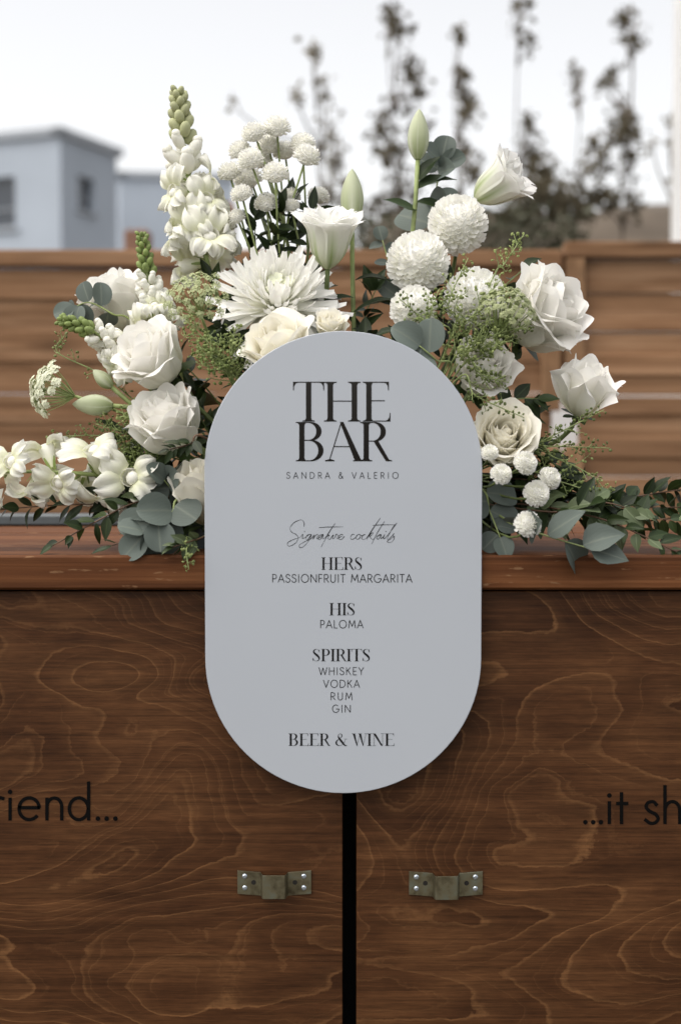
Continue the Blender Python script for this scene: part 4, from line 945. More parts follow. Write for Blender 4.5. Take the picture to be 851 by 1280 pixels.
# ---- pompons and buttons: many small cupped petals in one shell
def pompon_mesh(N, full, pw, m, seed, flat=1.0, dense_top=False):
    rnd = random.Random(seed); b = MB()
    b.blob((0, 0, 0), 0.80, (0, 0, 1), flat if full > 2 else flat * 0.8, 12, 8)
    for i in range(N):
        t = (i + 0.5) / N; cz = lerp(1.0, math.cos(full), t); th = math.acos(cz); ph = i * 2.39996 + rnd.gauss(0, 0.05)
        d = Vector((math.sin(th) * math.cos(ph), math.sin(th) * math.sin(ph), math.cos(th)))
        nr = (Vector((0, 0, 1)) - d * d.z); nr = nr.normalized() if nr.length > 0.05 else Vector((1, 0, 0))
        dd = (d * 0.80 - nr * 0.5 + Vector((rnd.gauss(0, .1), rnd.gauss(0, .1), rnd.gauss(0, .1)))).normalized()
        L = 0.42 * rnd.uniform(0.85, 1.12) * (0.75 if t < 0.06 else 1); w_ = pw * rnd.uniform(0.85, 1.15) * (0.6 if t < 0.06 else 1)
        F = frame_x(Vector((d.x, d.y, d.z * flat)) * 0.66, dd, nr)
        def fn(u, v):
            s = u * 2 - 1; ww = w_ / 2 * (0.55 + 0.45 * sstep(v / 0.5)) * (1 if v < 0.75 else 0.80)
            return (L * math.sin(1.15 * v) / 1.15 * (1 - 0.12 * s * s * v), s * ww, L * (1 - math.cos(1.15 * v)) / 1.15 * 1.0 + 0.7 * ww * s * s)
        b.grid(fn, 2, 3, F)
    return b.mesh('petals', m)
PM = [pompon_mesh(250, 2.75, 0.25, M['mum'], i) for i in range(3)]
BM = [pompon_mesh(120, 1.95, 0.30, M['mum'], 10 + i, 0.92) for i in range(3)]
def pompon(label, px, py, y, dpx, axis, seed, name='pompon_chrysanthemum', meshes=PM, rad=0.0024, group=None, mt='stem', flat=1.0, pull=0.35, q=None, cat_='chrysanthemum'):
    R = S(dpx, y) / 2 / 0.96; a = Vector(axis).normalized(); c = P(px, py, y)
    root, b, path, rnd = new_flower(name, label, cat_, c - a * R * 0.5, a, seed, rad, mt, group, pull, q)
    link('petals', meshes[seed % 3], root, frame(c, a, seed * 1.3) @ Matrix.Scale(R, 4), b, 'stuff')
    cl = MB(); cl.blob(c - a * R * (0.78 if meshes is PM else 0.32), R * 0.42, a, 0.55, 8, 5); link('calyx', cl.mesh('calyx', M['leafm']), root, base=b)
    return root
pompon('round white pompon chrysanthemum just below the side facing lily', 572, 280, 0.18, 68, (-0.05, -0.75, 0.6), 41)
pompon('round white pompon chrysanthemum below the upright lily bud, behind the sign top', 522, 328, 0.15, 72, (-0.05, -0.72, 0.66), 42)
pompon('white pompon chrysanthemum overlaid by seed pods next to the ruffled rose', 593, 373, 0.14, 70, (0.1, -0.75, 0.6), 43)
pompon('small white pompon chrysanthemum veiled by seed pods right above the sign', 517, 386, 0.11, 54, (0.0, -0.7, 0.6), 44)
btn = [(346, 160, 32, 0.22), (318, 167, 30, 0.21), (300, 189, 27, 0.22), (313, 201, 32, 0.18), (344, 218, 32, 0.17), (378, 181, 30, 0.22), (383, 196, 32, 0.19), (287, 216, 28, 0.20), (302, 243, 26, 0.17), (333, 255, 28, 0.19), (336, 182, 30, 0.24), (356, 190, 28, 0.25), (310, 225, 34, 0.23), (296, 272, 22, 0.18), (362, 247, 26, 0.22), (398, 246, 26, 0.24), (328, 202, 24, 0.25), (364, 258, 20, 0.20)]
rb_ = random.Random(9)
for i, (x, y_, d, dep) in enumerate(btn):
    q = P(345 + (x - 340) * 0.25, 420, 0.19); qf = Vector((q.x * 0.5, 0.2 + rb_.uniform(-0.03, 0.03), FZ - 0.015))
    pompon('small white button chrysanthemum in the upright cluster beside the tall snapdragon', x, y_, dep, d, (rb_.uniform(-0.3, 0.3) + (x - 340) * 0.003, -0.35 + rb_.uniform(-0.15, 0.1), 0.95), 60 + i, 'button_chrysanthemum', BM, 0.0013, 'button chrysanthemums above the big chrysanthemum', 'stemp', pull=0.5, q=qf)
for i, (x, y_, d, dep, ax, lab) in enumerate([(670, 617, 31, 0.000, (0.3, -0.9, 0.35), 'small white button chrysanthemum, lower one of the pair on the dark foliage'), (686, 598, 27, 0.010, (0.5, -0.75, 0.4), 'small white button chrysanthemum, upper one of the pair below the full cream rose'),
        (659, 656, 32, -0.020, (0.25, -0.7, 0.7), 'small white button chrysanthemum resting on the big eucalyptus leaf'), (626, 593, 25, -0.010, (0.2, -0.8, 0.6), 'tiny white button chrysanthemum next to the right sign edge'),
        (656, 579, 28, -0.008, (0.4, -0.8, 0.5), 'small white button chrysanthemum against the lower petals of the full cream rose'), (612, 566, 20, 0.0, (0.0, -0.8, 0.6), 'tiny half open white button chrysanthemum touching the sign, over the cream rose')]):
    pompon(lab, x, y_, dep, d, ax, 90 + i, 'button_chrysanthemum', BM, 0.0013, None, 'stem', pull=0.4)

# ---- lilies
def lily(label, px, py, y, wpx, axis, seed, Lk=1.15, n2=12, flare=1.25):
    R = S(wpx, y) / 2; a = Vector(axis).normalized(); c = P(px, py, y); L = R * 2 * Lk; base = c - a * L * 0.46
    root, b, path, rnd = new_flower('double_lily', label, 'lily', base, a, seed, 0.003)
    F = frame(base, a, seed)
    for i in range(6 + n2):
        outer = i < 6; t = 0 if outer else (i - 6) / max(1, n2 - 1)
        fl = (flare * rnd.uniform(1.0, 1.7) if outer else flare * lerp(1.3, 0.3, t)) + rnd.uniform(-0.2, 0.2); p0 = 0.42 if outer else lerp(0.36, 0.10, t)
        psi = lambda v, fl=fl, p0=p0: p0 * 0.45 + p0 * 1.9 * max(0, 1 - v / 0.35) + fl * max(0, (v - 0.55) / 0.45) ** 1.3
        hm = 0.66 if outer else 0.85
        ham = lambda v, hm=hm: hm * (1.15 if v < 0.6 else 1.15 * max(0.04, 1 - ((v - 0.6) / 0.41) ** 2.4))
        me = petal_mesh(L * (1.05 if outer else lerp(1.02, 0.92, t)) * rnd.uniform(0.95, 1.05), R * 0.10, psi, ham, M['lily'], 7, 10, trim=0.0, ruf=0.034, curl=0.06, seed=seed * 31 + i)
        link('petal', me, root, F @ Matrix.Rotation(i * math.tau / 6 + (0 if outer else 0.5 + 0.4 * t * i), 4, 'Z'), b)
    return root
lily('white double lily opening upward between the big chrysanthemum and a tall bud', 411, 300, 0.15, 84, (0.05, -0.36, 0.93), 51, 0.92)
lily('white double lily turned sideways above the pompons, topmost open bloom', 622, 230, 0.20, 74, (0.72, -0.34, 0.46), 52, 1.0)
def bud_mesh(L, W, m):
    def fn(u, v):
        a = u * math.tau; t = v
        r = W / 2 * (math.sin(math.pi * min(1, 0.04 + 0.96 * t) ** 0.85) ** 0.75) * (1 - 0.10 * abs(math.cos(1.5 * a)) ** 6 + 0.03 * math.cos(3 * a))
        return (r * math.cos(a), r * math.sin(a), L * v)
    b = MB(); b.grid(fn, 24, 14)
    b.uv = [((u * 3) % 1.0, v) for u, v in b.uv]
    return b.mesh('bud', m)
def lily_bud(label, p0, p1, y, wpx, seed, q=None, leaves=True):
    a0, a1 = P(*p0, y), P(*p1, y); ax = a1 - a0; L = ax.length
    root, b, path, rnd = new_flower('lily_bud', label, 'flower bud', a0, ax.normalized(), seed, 0.0028, 'stemp', q=q, pull=0.5)
    link('bud', bud_mesh(L, S(wpx, y), M['bud']), root, frame(a0, ax, seed), b)
    return root, b, path, rnd
r_, b_, pa_, rn_ = lily_bud('pale green upright lily bud, highest of the buds', (522, 199), (524, 135), 0.21, 27, 55)
for (px, py, dx, dy, L, k) in ((521, 262, -1.0, -0.35, 44, 'big'), (521, 236, 0.9, -0.6, 46, 'big'), (522, 225, 0.6, -0.9, 40, 'big'), (520, 300, -0.9, 0.5, 40, 'lance'), (521, 252, 0.9, 0.1, 44, 'big')):
    p = P(px, py, 0.21); leaf(r_, k, p, Vector((dx, -0.25, -dy)), Vector((0.1, -0.6, 0.8)), S(L, 0.21), b_, rn_)
r_, b_, pa_, rn_ = lily_bud('pale green lily bud standing behind the upward double lily', (440, 278), (440, 210), 0.18, 29, 56)
for (px, py, dx, dy, L, k) in ((442, 390, 1.0, -0.6, 52, 'lance'), (442, 372, -1.0, -0.1, 46, 'lance'), (444, 350, 0.9, -0.3, 44, 'lance'), (441, 410, 1.0, 0.3, 60, 'lance')):
    p = P(px, py, 0.17); leaf(r_, k, p, Vector((dx, -0.3, -dy)), Vector((0.0, -0.5, 0.9)), S(L, 0.17), b_, rn_)
lily_bud('fat pale green lily bud pointing sideways at the outer side of the white roses', (141, 507), (90, 505), 0.11, 27, 57)
lily_bud('small pale lily bud tucked below the blunt sideways snapdragon', (140, 484), (116, 462), 0.12, 19, 58)

# ---- snapdragons
def floret_mesh(seed, m):
    rnd = random.Random(seed); b = MB()
    def tube(u, v):
        a = u * math.tau; r = lerp(0.09, 0.19, sstep(v * 1.1)) * (1 + 0.12 * max(0, -math.sin(a))); return (r * math.cos(a), r * math.sin(a), 0.02 + 0.62 * v)
    b.grid(tube, 12, 4)
    def lobe(root, up, fwd, L, W, bend, ph):
        root = Vector(root); up = Vector(up).normalized(); fwd = Vector(fwd).normalized(); sd = up.cross(fwd).normalized()
        def fn(u, v):
            s = u * 2 - 1; w_ = W / 2 * (0.55 + 0.45 * sstep(v / 0.4)) * math.sqrt(max(0.0, 1 - max(0, (v - 0.45) / 0.55) ** 2 * 0.9))
            x = z = 0.0; n_ = 5
            for i in range(n_):
                q = bend[0] + (bend[1] - bend[0]) * v * (i + 0.5) / n_; x += math.cos(q) * L * v / n_; z += math.sin(q) * L * v / n_
            k = 0.085 * v * math.sin(5.5 * s + ph) + 0.05 * v * math.sin(12 * s + 2 * ph + 3 * v)
            return root + up * (x + k * 0.5) + fwd * (z + k) + sd * (s * w_) + fwd * (-0.10 * s * s * v)
        b.grid(fn, 9, 6)
    r = lambda a_=0.08: rnd.uniform(-a_, a_)
    for sg in (-1, 1): lobe((sg * 0.10, 0.13, 0.56), (sg * 0.42 + r(), 1, 0.25), (sg * 0.1, -0.2, 1), 0.64, 0.56, (0.75, -1.15 + r(0.4)), rnd.uniform(0, 6))
    for sg in (-1, 1): lobe((sg * 0.12, -0.10, 0.60), (sg * 0.75 + r(), -0.8, 0.2), (sg * 0.1, 0.2, 1), 0.52, 0.46, (0.8, -1.25 + r(0.4)), rnd.uniform(0, 6))
    lobe((0, -0.14, 0.60), (r(), -1, 0.2), (0, 0.2, 1), 0.46, 0.42, (0.8, -1.2 + r(0.4)), rnd.uniform(0, 6))
    b.blob((0, -0.04, 0.56), 0.15, (0, 0.5, 1), 0.7, 8, 5)
    return b.mesh('floret', m)
FLO = [floret_mesh(i, M['snap']) for i in range(4)]
_cb = MB()
for i in range(5): _cb.grid(lambda u, v: (0.17 * (0.5 + 0.7 * v) * math.cos(i * 1.2566 + (u - 0.5) * 0.9 * (1 - v * 0.8)), 0.17 * (0.5 + 0.7 * v) * math.sin(i * 1.2566 + (u - 0.5) * 0.9 * (1 - v * 0.8)), -0.04 + 0.30 * v), 2, 3)
CALY = _cb.mesh('calyx', M['budg'])
_bb = MB(); _bb.blob((0, 0, 0.5), 0.34, (0, 0, 1), 1.45, 8, 7); SBUD = _bb.mesh('bud', M['budg']); SBUDP = _bb.mesh('bud', M['budp'])
_bb = MB(); _bb.blob((0, 0, 0.55), 0.30, (0, 0, 1), 1.75, 8, 7); _bb.blob((0.05, 0.12, 0.95), 0.24, (0.2, 0.5, 1), 0.9, 8, 6); PBUD = _bb.mesh('bud', M['snap'])
def snapdragon(label, pts, y, n_open, n_pale, n_green, fpx, seed, start=0.3, gb=None):
    gb = gb or SBUD
    rnd = random.Random(seed); W_ = [P(px, py, yy) for px, py, yy in pts]
    path = [Vector(v) for v in cat([tuple(foam_pt(W_[0], rnd))] + [tuple(v) for v in W_], 8)]; b = path[0]; N = len(path)
    root = thing('snapdragon', label, 'snapdragon', b)
    m = MB(); m.tube(path, [lerp(0.0034, 0.0014, i / (N - 1)) for i in range(N)], 7); link('stem', m.mesh('stem', M['stemp']), root, base=b)
    tot = n_open + n_pale + n_green; k0 = int(round(8 * start)); f0 = S(fpx, y)
    wts = [1.0 if i < n_open else 0.62 if i < n_open + n_pale else lerp(0.42, 0.2, (i - n_open - n_pale) / max(1, n_green)) for i in range(tot)]; sw_ = sum(wts); cum = [sum(wts[:i]) / sw_ for i in range(tot)]
    for i in range(tot):
        tt = cum[i]; f = lerp(k0, N - 1.01, tt); j = min(int(f), N - 2); p = path[j].lerp(path[j + 1], f - j); d = (path[j + 1] - path[j]).normalized()
        ph = i * 2.39996 + seed; s1 = d.orthogonal().normalized(); s2 = d.cross(s1); rad = s1 * math.cos(ph) + s2 * math.sin(ph)
        if i < n_open:
            sz = f0 * lerp(1.0, 0.72, i / max(1, n_open)) * rnd.uniform(0.92, 1.1); ax = (rad * 0.92 + d * 0.30 + Vector((0, 0, -0.10))).normalized(); me = rnd.choice(FLO)
        elif i < n_open + n_pale:
            sz = f0 * lerp(0.60, 0.40, (i - n_open) / max(1, n_pale)); ax = (rad * 0.75 + d * 0.65).normalized(); me = PBUD
        else:
            sz = f0 * lerp(0.40, 0.20, ((i - n_open - n_pale) / max(1, n_green - 1)) ** 0.9); ax = (rad * 0.6 + d * 0.8).normalized(); me = gb
        # florets keep their upper lip towards the tip of the spike
        z = ax; yv = (d - z * d.dot(z)).normalized(); x = yv.cross(z); Mx = Matrix((x, yv, z)).transposed().to_4x4(); Mx.translation = p + rad * 0.003
        o = link('floret' if me is not gb else 'bud', me, root, Mx @ Matrix.Scale(sz, 4), b)
        if me is not gb: link('calyx', CALY, root, Mx @ Matrix.Scale(sz * 1.02, 4), b)
    return root
snapdragon('tall white snapdragon spike rising beside the button chrysanthemums, highest bloom', [(264, 345, 0.19), (252, 290, 0.20), (238, 230, 0.20), (228, 165, 0.20), (223, 114, 0.20)], 0.20, 13, 7, 26, 56, 71, 1.1, SBUDP)
snapdragon('short snapdragon spike with a dark green bud tip beside the half hidden rose', [(208, 430, 0.15), (196, 390, 0.16), (186, 350, 0.16), (177, 292, 0.16)], 0.16, 8, 14, 26, 36, 72, 1.2)
snapdragon('blunt snapdragon spike with green buds pointing sideways above the fat lily bud', [(175, 470, 0.14), (150, 442, 0.13), (118, 415, 0.12), (75, 399, 0.12)], 0.13, 7, 10, 24, 38, 73, 1.2)
snapdragon('white snapdragon lying almost flat along the left end of the counter', [(200, 606, 0.10), (140, 596, 0.09), (70, 590, 0.085), (0, 590, 0.08), (-60, 592, 0.08)], 0.085, 12, 2, 2, 60, 74, 1.15)

# ---- umbels
def umbel(label, px, py, y, dpx, axis, seed, n_ray=26, spread=1.0, dome=0.25, m='ammi', nfl=16, fl=1.0, us=0.13):
    R = S(dpx, y) / 2; a = Vector(axis).normalized(); c = P(px, py, y); h = R * 0.9; base = c - a * h
    root, b, path, rnd = new_flower('umbel_flower', label, 'flower', base, a, seed, 0.0018, 'stemp')
    F = frame(base, a); st = MB(); fw = MB()
    for i in range(n_ray):
        t = (i + 0.5) / n_ray; rr = math.sqrt(t) * R * 0.88 * rnd.uniform(0.92, 1.05); ph = i * 2.39996
        e = Vector((rr * math.cos(ph), rr * math.sin(ph), h + R * dome * (1 - t) - (R * 0.1 * t) + rnd.gauss(0, R * 0.04)))
        mid_ = e * 0.5 + Vector((0, 0, -h * 0.08)); st.tube([F @ Vector((0, 0, 0)), F @ mid_, F @ e], [0.0006, 0.0005, 0.0004], 4, False)
        ur = R * us * rnd.uniform(0.85, 1.15); dr = (e - Vector((0, 0, h * 0.2))).normalized()
        for k in range(nfl):
            tk = (k + 0.5) / nfl; r2 = math.sqrt(tk) * ur; p2 = k * 2.39996
            off = Vector((r2 * math.cos(p2), r2 * math.sin(p2), ur * 0.5 * (1 - tk) + rnd.gauss(0, ur * 0.1)))
            off = Vector((0, 0, 1)).rotation_difference(dr) @ off; p = e + dr * ur * 0.5 + off
            st.tube([F @ e, F @ p], [0.00028, 0.00024], 3, False)
            q = F @ p; fr = frame(q, (F.to_3x3() @ (dr + off.normalized() * 0.5 + Vector((rnd.gauss(0, .2), rnd.gauss(0, .2), 0)))).normalized(), rnd.uniform(0, 6)); s_ = 0.00125 * fl * rnd.uniform(0.8, 1.25)
            for w5 in range(5):
                a5 = w5 * 1.2566
                fw.add([fr @ Vector(v) for v in ((0, 0, 0), (s_ * math.cos(a5 - 0.5), s_ * math.sin(a5 - 0.5), s_ * 0.25), (s_ * 1.35 * math.cos(a5), s_ * 1.35 * math.sin(a5), s_ * 0.1), (s_ * math.cos(a5 + 0.5), s_ * math.sin(a5 + 0.5), s_ * 0.25))], [(0, 1, 2, 3)])
    link('rays', st.mesh('rays', M['stemp']), root, base=b, kind='stuff'); link('florets', fw.mesh('florets', M[m]), root, base=b, kind='stuff')
umbel('lacy greenish umbel flower facing out between the tall snapdragon and big chrysanthemum', 244, 372, 0.075, 84, (-0.1, -0.85, 0.5), 81, 40, dome=0.45, m='ammi', nfl=11)
umbel('lacy pale umbel flower nodding outward on a curved stem beside the fence boards', 62, 486, 0.10, 74, (-0.85, -0.30, 0.25), 82, 34, dome=0.45, m='ammiw', nfl=16, fl=1.35, us=0.16)
umbel('flat lacy umbel flower seen from the side in front of the ruffled rose', 634, 388, 0.075, 84, (0.25, -0.35, 0.9), 83, 60, dome=0.55, m='ammi', nfl=13, us=0.11)

# ---- seed pod sprays (field penny-cress)
_pd = MB(); _pd.blob((0, 0, 0), 1.0, (0, 0, 1), 0.42, 6, 4); PODV = _pd
def spray(label, pts, seed, nside=7, side_px=40, podm='pod', pod=0.0021, spacing=0.0034, start=0.35, y_ref=0.1, droop=0.0, roots=True, stemm='stemp'):
    rnd = random.Random(seed); W_ = [P(*p) for p in pts]
    ctrl = [tuple(v) for v in W_]
    if roots: ctrl = [tuple(foam_pt(W_[0], rnd))] + ctrl
    path = [Vector(v) for v in cat(ctrl, 8)]; b = path[0]; N = len(path)
    root = thing('seed_pod_spray', label, 'foliage', b)
    st = MB(); pods = MB(); st.tube(path, [lerp(0.0013, 0.0005, i / (N - 1)) for i in range(N)], 5)
    def podrun(pp, dens=1.0):
        L = 0; k = 0
        for i in range(len(pp) - 1):
            seg = pp[i + 1] - pp[i]; l = seg.length; d = seg.normalized()
            while L < l:
                p = pp[i] + d * L; s1 = d.orthogonal().normalized(); an = k * 2.39996 + rnd.uniform(-.3, .3); o = (s1 * math.cos(an) + d.cross(s1) * math.sin(an))
                e = p + (o * 0.85 + d * 0.4 + Vector((0, 0, 0.15))) * 0.0048 * rnd.uniform(0.8, 1.3)
                st.tube([p, e], [0.00025, 0.0002], 3, False)
                r = pod * rnd.uniform(0.75, 1.2); nz = Vector((rnd.gauss(0, 1), rnd.gauss(0, 1), rnd.gauss(0, 1))).normalized(); F = frame(e + o * r * 0.6, nz) @ Matrix.Scale(r, 4)
                pods.add([F @ Vector(v) for v in PODV.v], PODV.f); L += spacing * rnd.uniform(0.7, 1.3) / dens; k += 1
            L -= l
    k0 = int(N * start)
    podrun(path[int(lerp(k0, N, 0.55)):])
    for i in range(nside):
        t = (i + 0.3) / nside; f = lerp(k0, N - 2, t); j = int(f); p = path[j]; d = (path[j + 1] - path[j]).normalized()
        an = i * 2.39996 + seed; s1 = d.orthogonal().normalized(); o = s1 * math.cos(an) + d.cross(s1) * math.sin(an)
        L = S(side_px, y_ref) * lerp(1, 0.45, t) * rnd.uniform(0.75, 1.2)
        e = p + (d * 0.75 + o * 0.75 + Vector((0, 0, 0.15 - droop))).normalized() * L
        pp = bez(p, p + d * L * 0.3, e - (d * 0.5 + Vector((0, 0, 0.5 - droop))) * L * 0.3, e, 7)
        st.tube(pp, [lerp(0.0007, 0.0003, q / 7) for q in range(8)], 4); podrun(pp[2:])
    link('stem', st.mesh('stem', M[stemm]), root, base=b); link('pods', pods.mesh('pods', M[podm]), root, base=b, kind='stuff')
sp = [
 ('seed pod spray arching over the small veiled pompon above the sign', [(560, 430, 0.09), (535, 405, 0.075), (498, 372, 0.07)], 8, 42, 'pod'),
 ('seed pod spray reaching up beside the pompon below the upright bud', [(565, 420, 0.09), (560, 380, 0.08), (585, 322, 0.085)], 9, 46, 'podl'),
 ('seed pod spray over the pompon next to the ruffled rose', [(570, 425, 0.09), (590, 395, 0.07), (625, 350, 0.07)], 9, 44, 'podl'),
 ('dense seed pod spray in front of the stems between sign top and flat umbel', [(575, 450, 0.08), (600, 425, 0.06), (665, 405, 0.06)], 18, 50, 'pod'),
 ('dense seed pod spray just right of the curved sign top', [(560, 460, 0.07), (585, 440, 0.055), (640, 425, 0.05)], 18, 46, 'podl'),
 ('seed pod spray hanging over the rose above the full cream rose', [(575, 460, 0.06), (600, 470, 0.05), (636, 478, 0.05)], 9, 36, 'pod'),
 ('fine seed pod spray drooping across the top of the full cream rose', [(570, 475, 0.045), (595, 495, 0.03), (655, 522, 0.03)], 8, 24, 'pod'),
 ('seed pod spray standing up over the eucalyptus leaf on the sign top', [(520, 440, 0.06), (530, 415, 0.05), (548, 362, 0.055)], 10, 40, 'pod'),
 ('feathery seed pod spray at the top right beside the ruffled rose', [(610, 360, 0.12), (630, 330, 0.12), (655, 292, 0.13)], 7, 30, 'podl'),
 ('loose seed pod spray crossing in front of the pointed rose', [(640, 570, 0.07), (690, 545, 0.06), (755, 512, 0.06)], 9, 30, 'pod'),
 ('thin seed pod spray below the pointed rose', [(640, 560, 0.07), (690, 558, 0.06), (762, 560, 0.07)], 8, 28, 'pod'),
 ('long drooping seed pod spray over the dark leaves at the counter end', [(640, 560, 0.08), (700, 575, 0.07), (745, 600, 0.07), (768, 640, 0.07)], 11, 32, 'podl'),
 ('thin seed pod spray hanging over the leafy branch at the counter end', [(650, 590, 0.08), (700, 602, 0.06), (760, 622, 0.06)], 9, 26, 'pod'),
 ('full green seed pod spray between the big chrysanthemum and the large open rose', [(290, 480, 0.08), (270, 440, 0.06), (232, 400, 0.055)], 16, 46, 'podl'),
 ('dense green seed pod spray at the left of the curved sign top', [(300, 490, 0.07), (280, 455, 0.045), (245, 432, 0.04)], 18, 46, 'pod'),
 ('seed pod spray standing behind the left of the curved sign top', [(300, 480, 0.07), (290, 440, 0.06), (296, 405, 0.07)], 10, 36, 'podl'),
 ('bushy seed pod spray below the fat lily bud', [(210, 560, 0.12), (175, 545, 0.11), (120, 530, 0.10)], 20, 54, 'pod'),
 ('bushy seed pod spray behind the tall cupped rose', [(210, 570, 0.12), (180, 570, 0.105), (140, 560, 0.10)], 20, 52, 'pod'),
 ('thick seed pod spray between the lying snapdragon and the tall cupped rose', [(220, 590, 0.10), (190, 585, 0.09), (155, 575, 0.085)], 18, 46, 'pod'),
 ('thick seed pod spray under the large open rose and fat lily bud', [(220, 560, 0.11), (185, 530, 0.10), (150, 520, 0.095)], 13, 40, 'podl'),
 ('wispy seed pod spray stretching over the lying snapdragon', [(200, 560, 0.13), (130, 545, 0.12), (60, 546, 0.12)], 9, 34, 'podl'),
 ('wispy seed pod spray beside the nodding umbel', [(190, 520, 0.15), (130, 470, 0.14), (72, 440, 0.14), (84, 415, 0.14)], 7, 26, 'podl'),
 ('short seed pod sprig hanging over the counter edge beside the sign', [(252, 672, 0.03), (236, 682, 0.008), (233, 690, -0.006), (236, 712, -0.012)], 5, 14, 'podl'),
]
for i, (lab, pts, ns, sp_, pm) in enumerate(sp): spray(lab, pts, 200 + i, ns, sp_, pm)

# ---- eucalyptus
E = lambda lab, pts, n, L, seed, kinds=('euc', 'eucr'), **k: branch('eucalyptus_branch', lab, 'foliage', pts, list(kinds), n, L, seed, 0.0016, 'stemp', ang=k.pop('ang', 62), face=k.pop('face', 1.1), **k)
E('eucalyptus branch with large blue grey leaves lying over the counter edge under the buttons', [(610, 640, 0.06), (640, 655, 0.015), (690, 672, -0.008), (738, 686, -0.014)], 5, 54, 301, start=0.42, taper=0.85, kinds=('eucl', 'eucl', 'euc'), flop=0.75, face=0.8, ang=42)
E('eucalyptus cluster of round blue grey leaves on the counter beside the cream rose', [(235, 620, 0.05), (215, 640, 0.03), (195, 652, 0.015), (180, 668, 0.012)], 8, 46, 302, start=0.35, taper=0.8, flop=0.5)
E('eucalyptus tip with one heart shaped leaf sticking out over the fence beside the hidden rose', [(180, 420, 0.17), (140, 392, 0.15), (112, 378, 0.15), (92, 384, 0.15)], 7, 32, 303, start=0.5, taper=0.85)
E('eucalyptus branch of round grey leaves standing behind the pompons', [(535, 330, 0.24), (540, 270, 0.24), (548, 220, 0.24), (552, 200, 0.24)], 9, 46, 304, start=0.4, taper=0.75)
E('short eucalyptus branch with two broad leaves leaning on the sign top', [(560, 470, 0.05), (545, 450, 0.03), (524, 432, 0.022)], 3, 40, 305, start=0.6, taper=0.95, ang=40)
E('eucalyptus branch with grey leaves low behind the right sign edge', [(595, 610, 0.06), (612, 640, 0.04), (625, 672, 0.02)], 6, 44, 306, start=0.4)
E('eucalyptus sprig of grey leaves behind the lower buds and pompon', [(500, 400, 0.2), (490, 345, 0.22), (478, 300, 0.23)], 7, 36, 307, start=0.4)
E('eucalyptus sprig low behind the tall cupped rose and cream rose', [(220, 600, 0.09), (215, 610, 0.07), (205, 600, 0.06)], 5, 46, 308, start=0.45)
# ---- ruscus and other leafy greens
def G_(lab, pts, n, L, seed, kinds=('rusc', 'ruscm'), **k):
    return branch('leafy_branch', lab, 'foliage', pts, list(kinds), n, L, seed, k.pop('rad', 0.0015), k.pop('mt', 'twig'), ang=k.pop('ang', 48), **k)
G_('long leafy branch trailing along the counter to the right end, upper one', [(650, 610, 0.12), (710, 622, 0.10), (780, 622, 0.09), (850, 612, 0.09), (900, 608, 0.09)], 30, 36, 401, start=0.2, opp=True, sy=1.25)
G_('long leafy branch trailing along the counter to the right end, lower one', [(660, 625, 0.10), (720, 640, 0.07), (790, 645, 0.055), (860, 652, 0.05)], 24, 40, 402, sy=1.25, start=0.2, opp=True, kinds=('rusc', 'ruscm', 'rusc', 'ruscb'))
G_('leafy branch with drooping broad leaves over the counter under the drooping seed pods', [(650, 630, 0.09), (715, 640, 0.05), (770, 655, 0.03), (845, 690, 0.015)], 16, 42, 403, sy=1.2, start=0.25, kinds=('rusc', 'ruscm', 'ruscb'), opp=True)
G_('bushy dark leafy branch along the counter between the two long trailing ones', [(640, 612, 0.11), (700, 628, 0.09), (770, 634, 0.075), (850, 634, 0.07)], 26, 40, 413, start=0.2, opp=True, sy=1.3, kinds=('rusc', 'rusc', 'ruscm'))
G_('leafy branch with pale broad leaves over the counter below the drooping seed pods', [(690, 640, 0.06), (750, 628, 0.04), (800, 640, 0.035)], 6, 40, 414, start=0.45, sy=1.3, kinds=('ruscb', 'rusc'), opp=True)
G_('dark leafy branch behind the two button blooms', [(620, 600, 0.10), (665, 600, 0.09), (720, 605, 0.09)], 12, 40, 404, start=0.2, opp=True, kinds=('rusc',))
G_('thin twig with narrow leaves lying on the counter beside the storage box', [(220, 622, 0.08), (170, 628, 0.05), (120, 652, 0.03), (66, 682, 0.02)], 10, 32, 405, start=0.28, opp=True, sy=1.25, kinds=('rusc', 'ruscm', 'lance'))
G_('dark leafy twig under the lying snapdragon', [(220, 620, 0.10), (150, 628, 0.09), (60, 632, 0.085), (-30, 640, 0.08)], 18, 36, 406, sy=1.3, start=0.22, opp=True, kinds=('rusc', 'lance'))
G_('small sprig of pointed leaves in front of the tall cupped rose at the sign edge', [(258, 548, 0.02), (238, 555, 0.008), (212, 562, 0.004)], 6, 26, 407, start=0.5, opp=True, kinds=('rusc', 'ruscm'))
G_('small sprig of light green leaves hanging over the counter edge by the sign', [(262, 668, 0.03), (240, 676, 0.010), (216, 684, -0.004)], 6, 26, 408, start=0.45, opp=True, kinds=('ruscm', 'ruscb'))
G_('dark leaf pair on the counter below the round eucalyptus cluster', [(215, 655, 0.06), (180, 668, 0.03), (140, 682, 0.02)], 4, 44, 409, start=0.5, kinds=('lance',))
G_('broad dark rose leaves behind the stem of the pointed rose', [(610, 520, 0.10), (640, 500, 0.10), (672, 498, 0.10)], 5, 46, 410, start=0.4, kinds=('rosel',), mt='stem')
G_('broad dark leaves below the pointed rose above the drooping seed pods', [(620, 560, 0.11), (660, 562, 0.10), (700, 585, 0.09)], 6, 50, 411, start=0.35, kinds=('rosel', 'rusc'), mt='stem')
G_('dark leaves standing beside the ruffled rose and flat umbel', [(600, 420, 0.16), (620, 370, 0.16), (655, 335, 0.16)], 6, 44, 412, start=0.4, kinds=('rosel', 'big'), mt='stem')
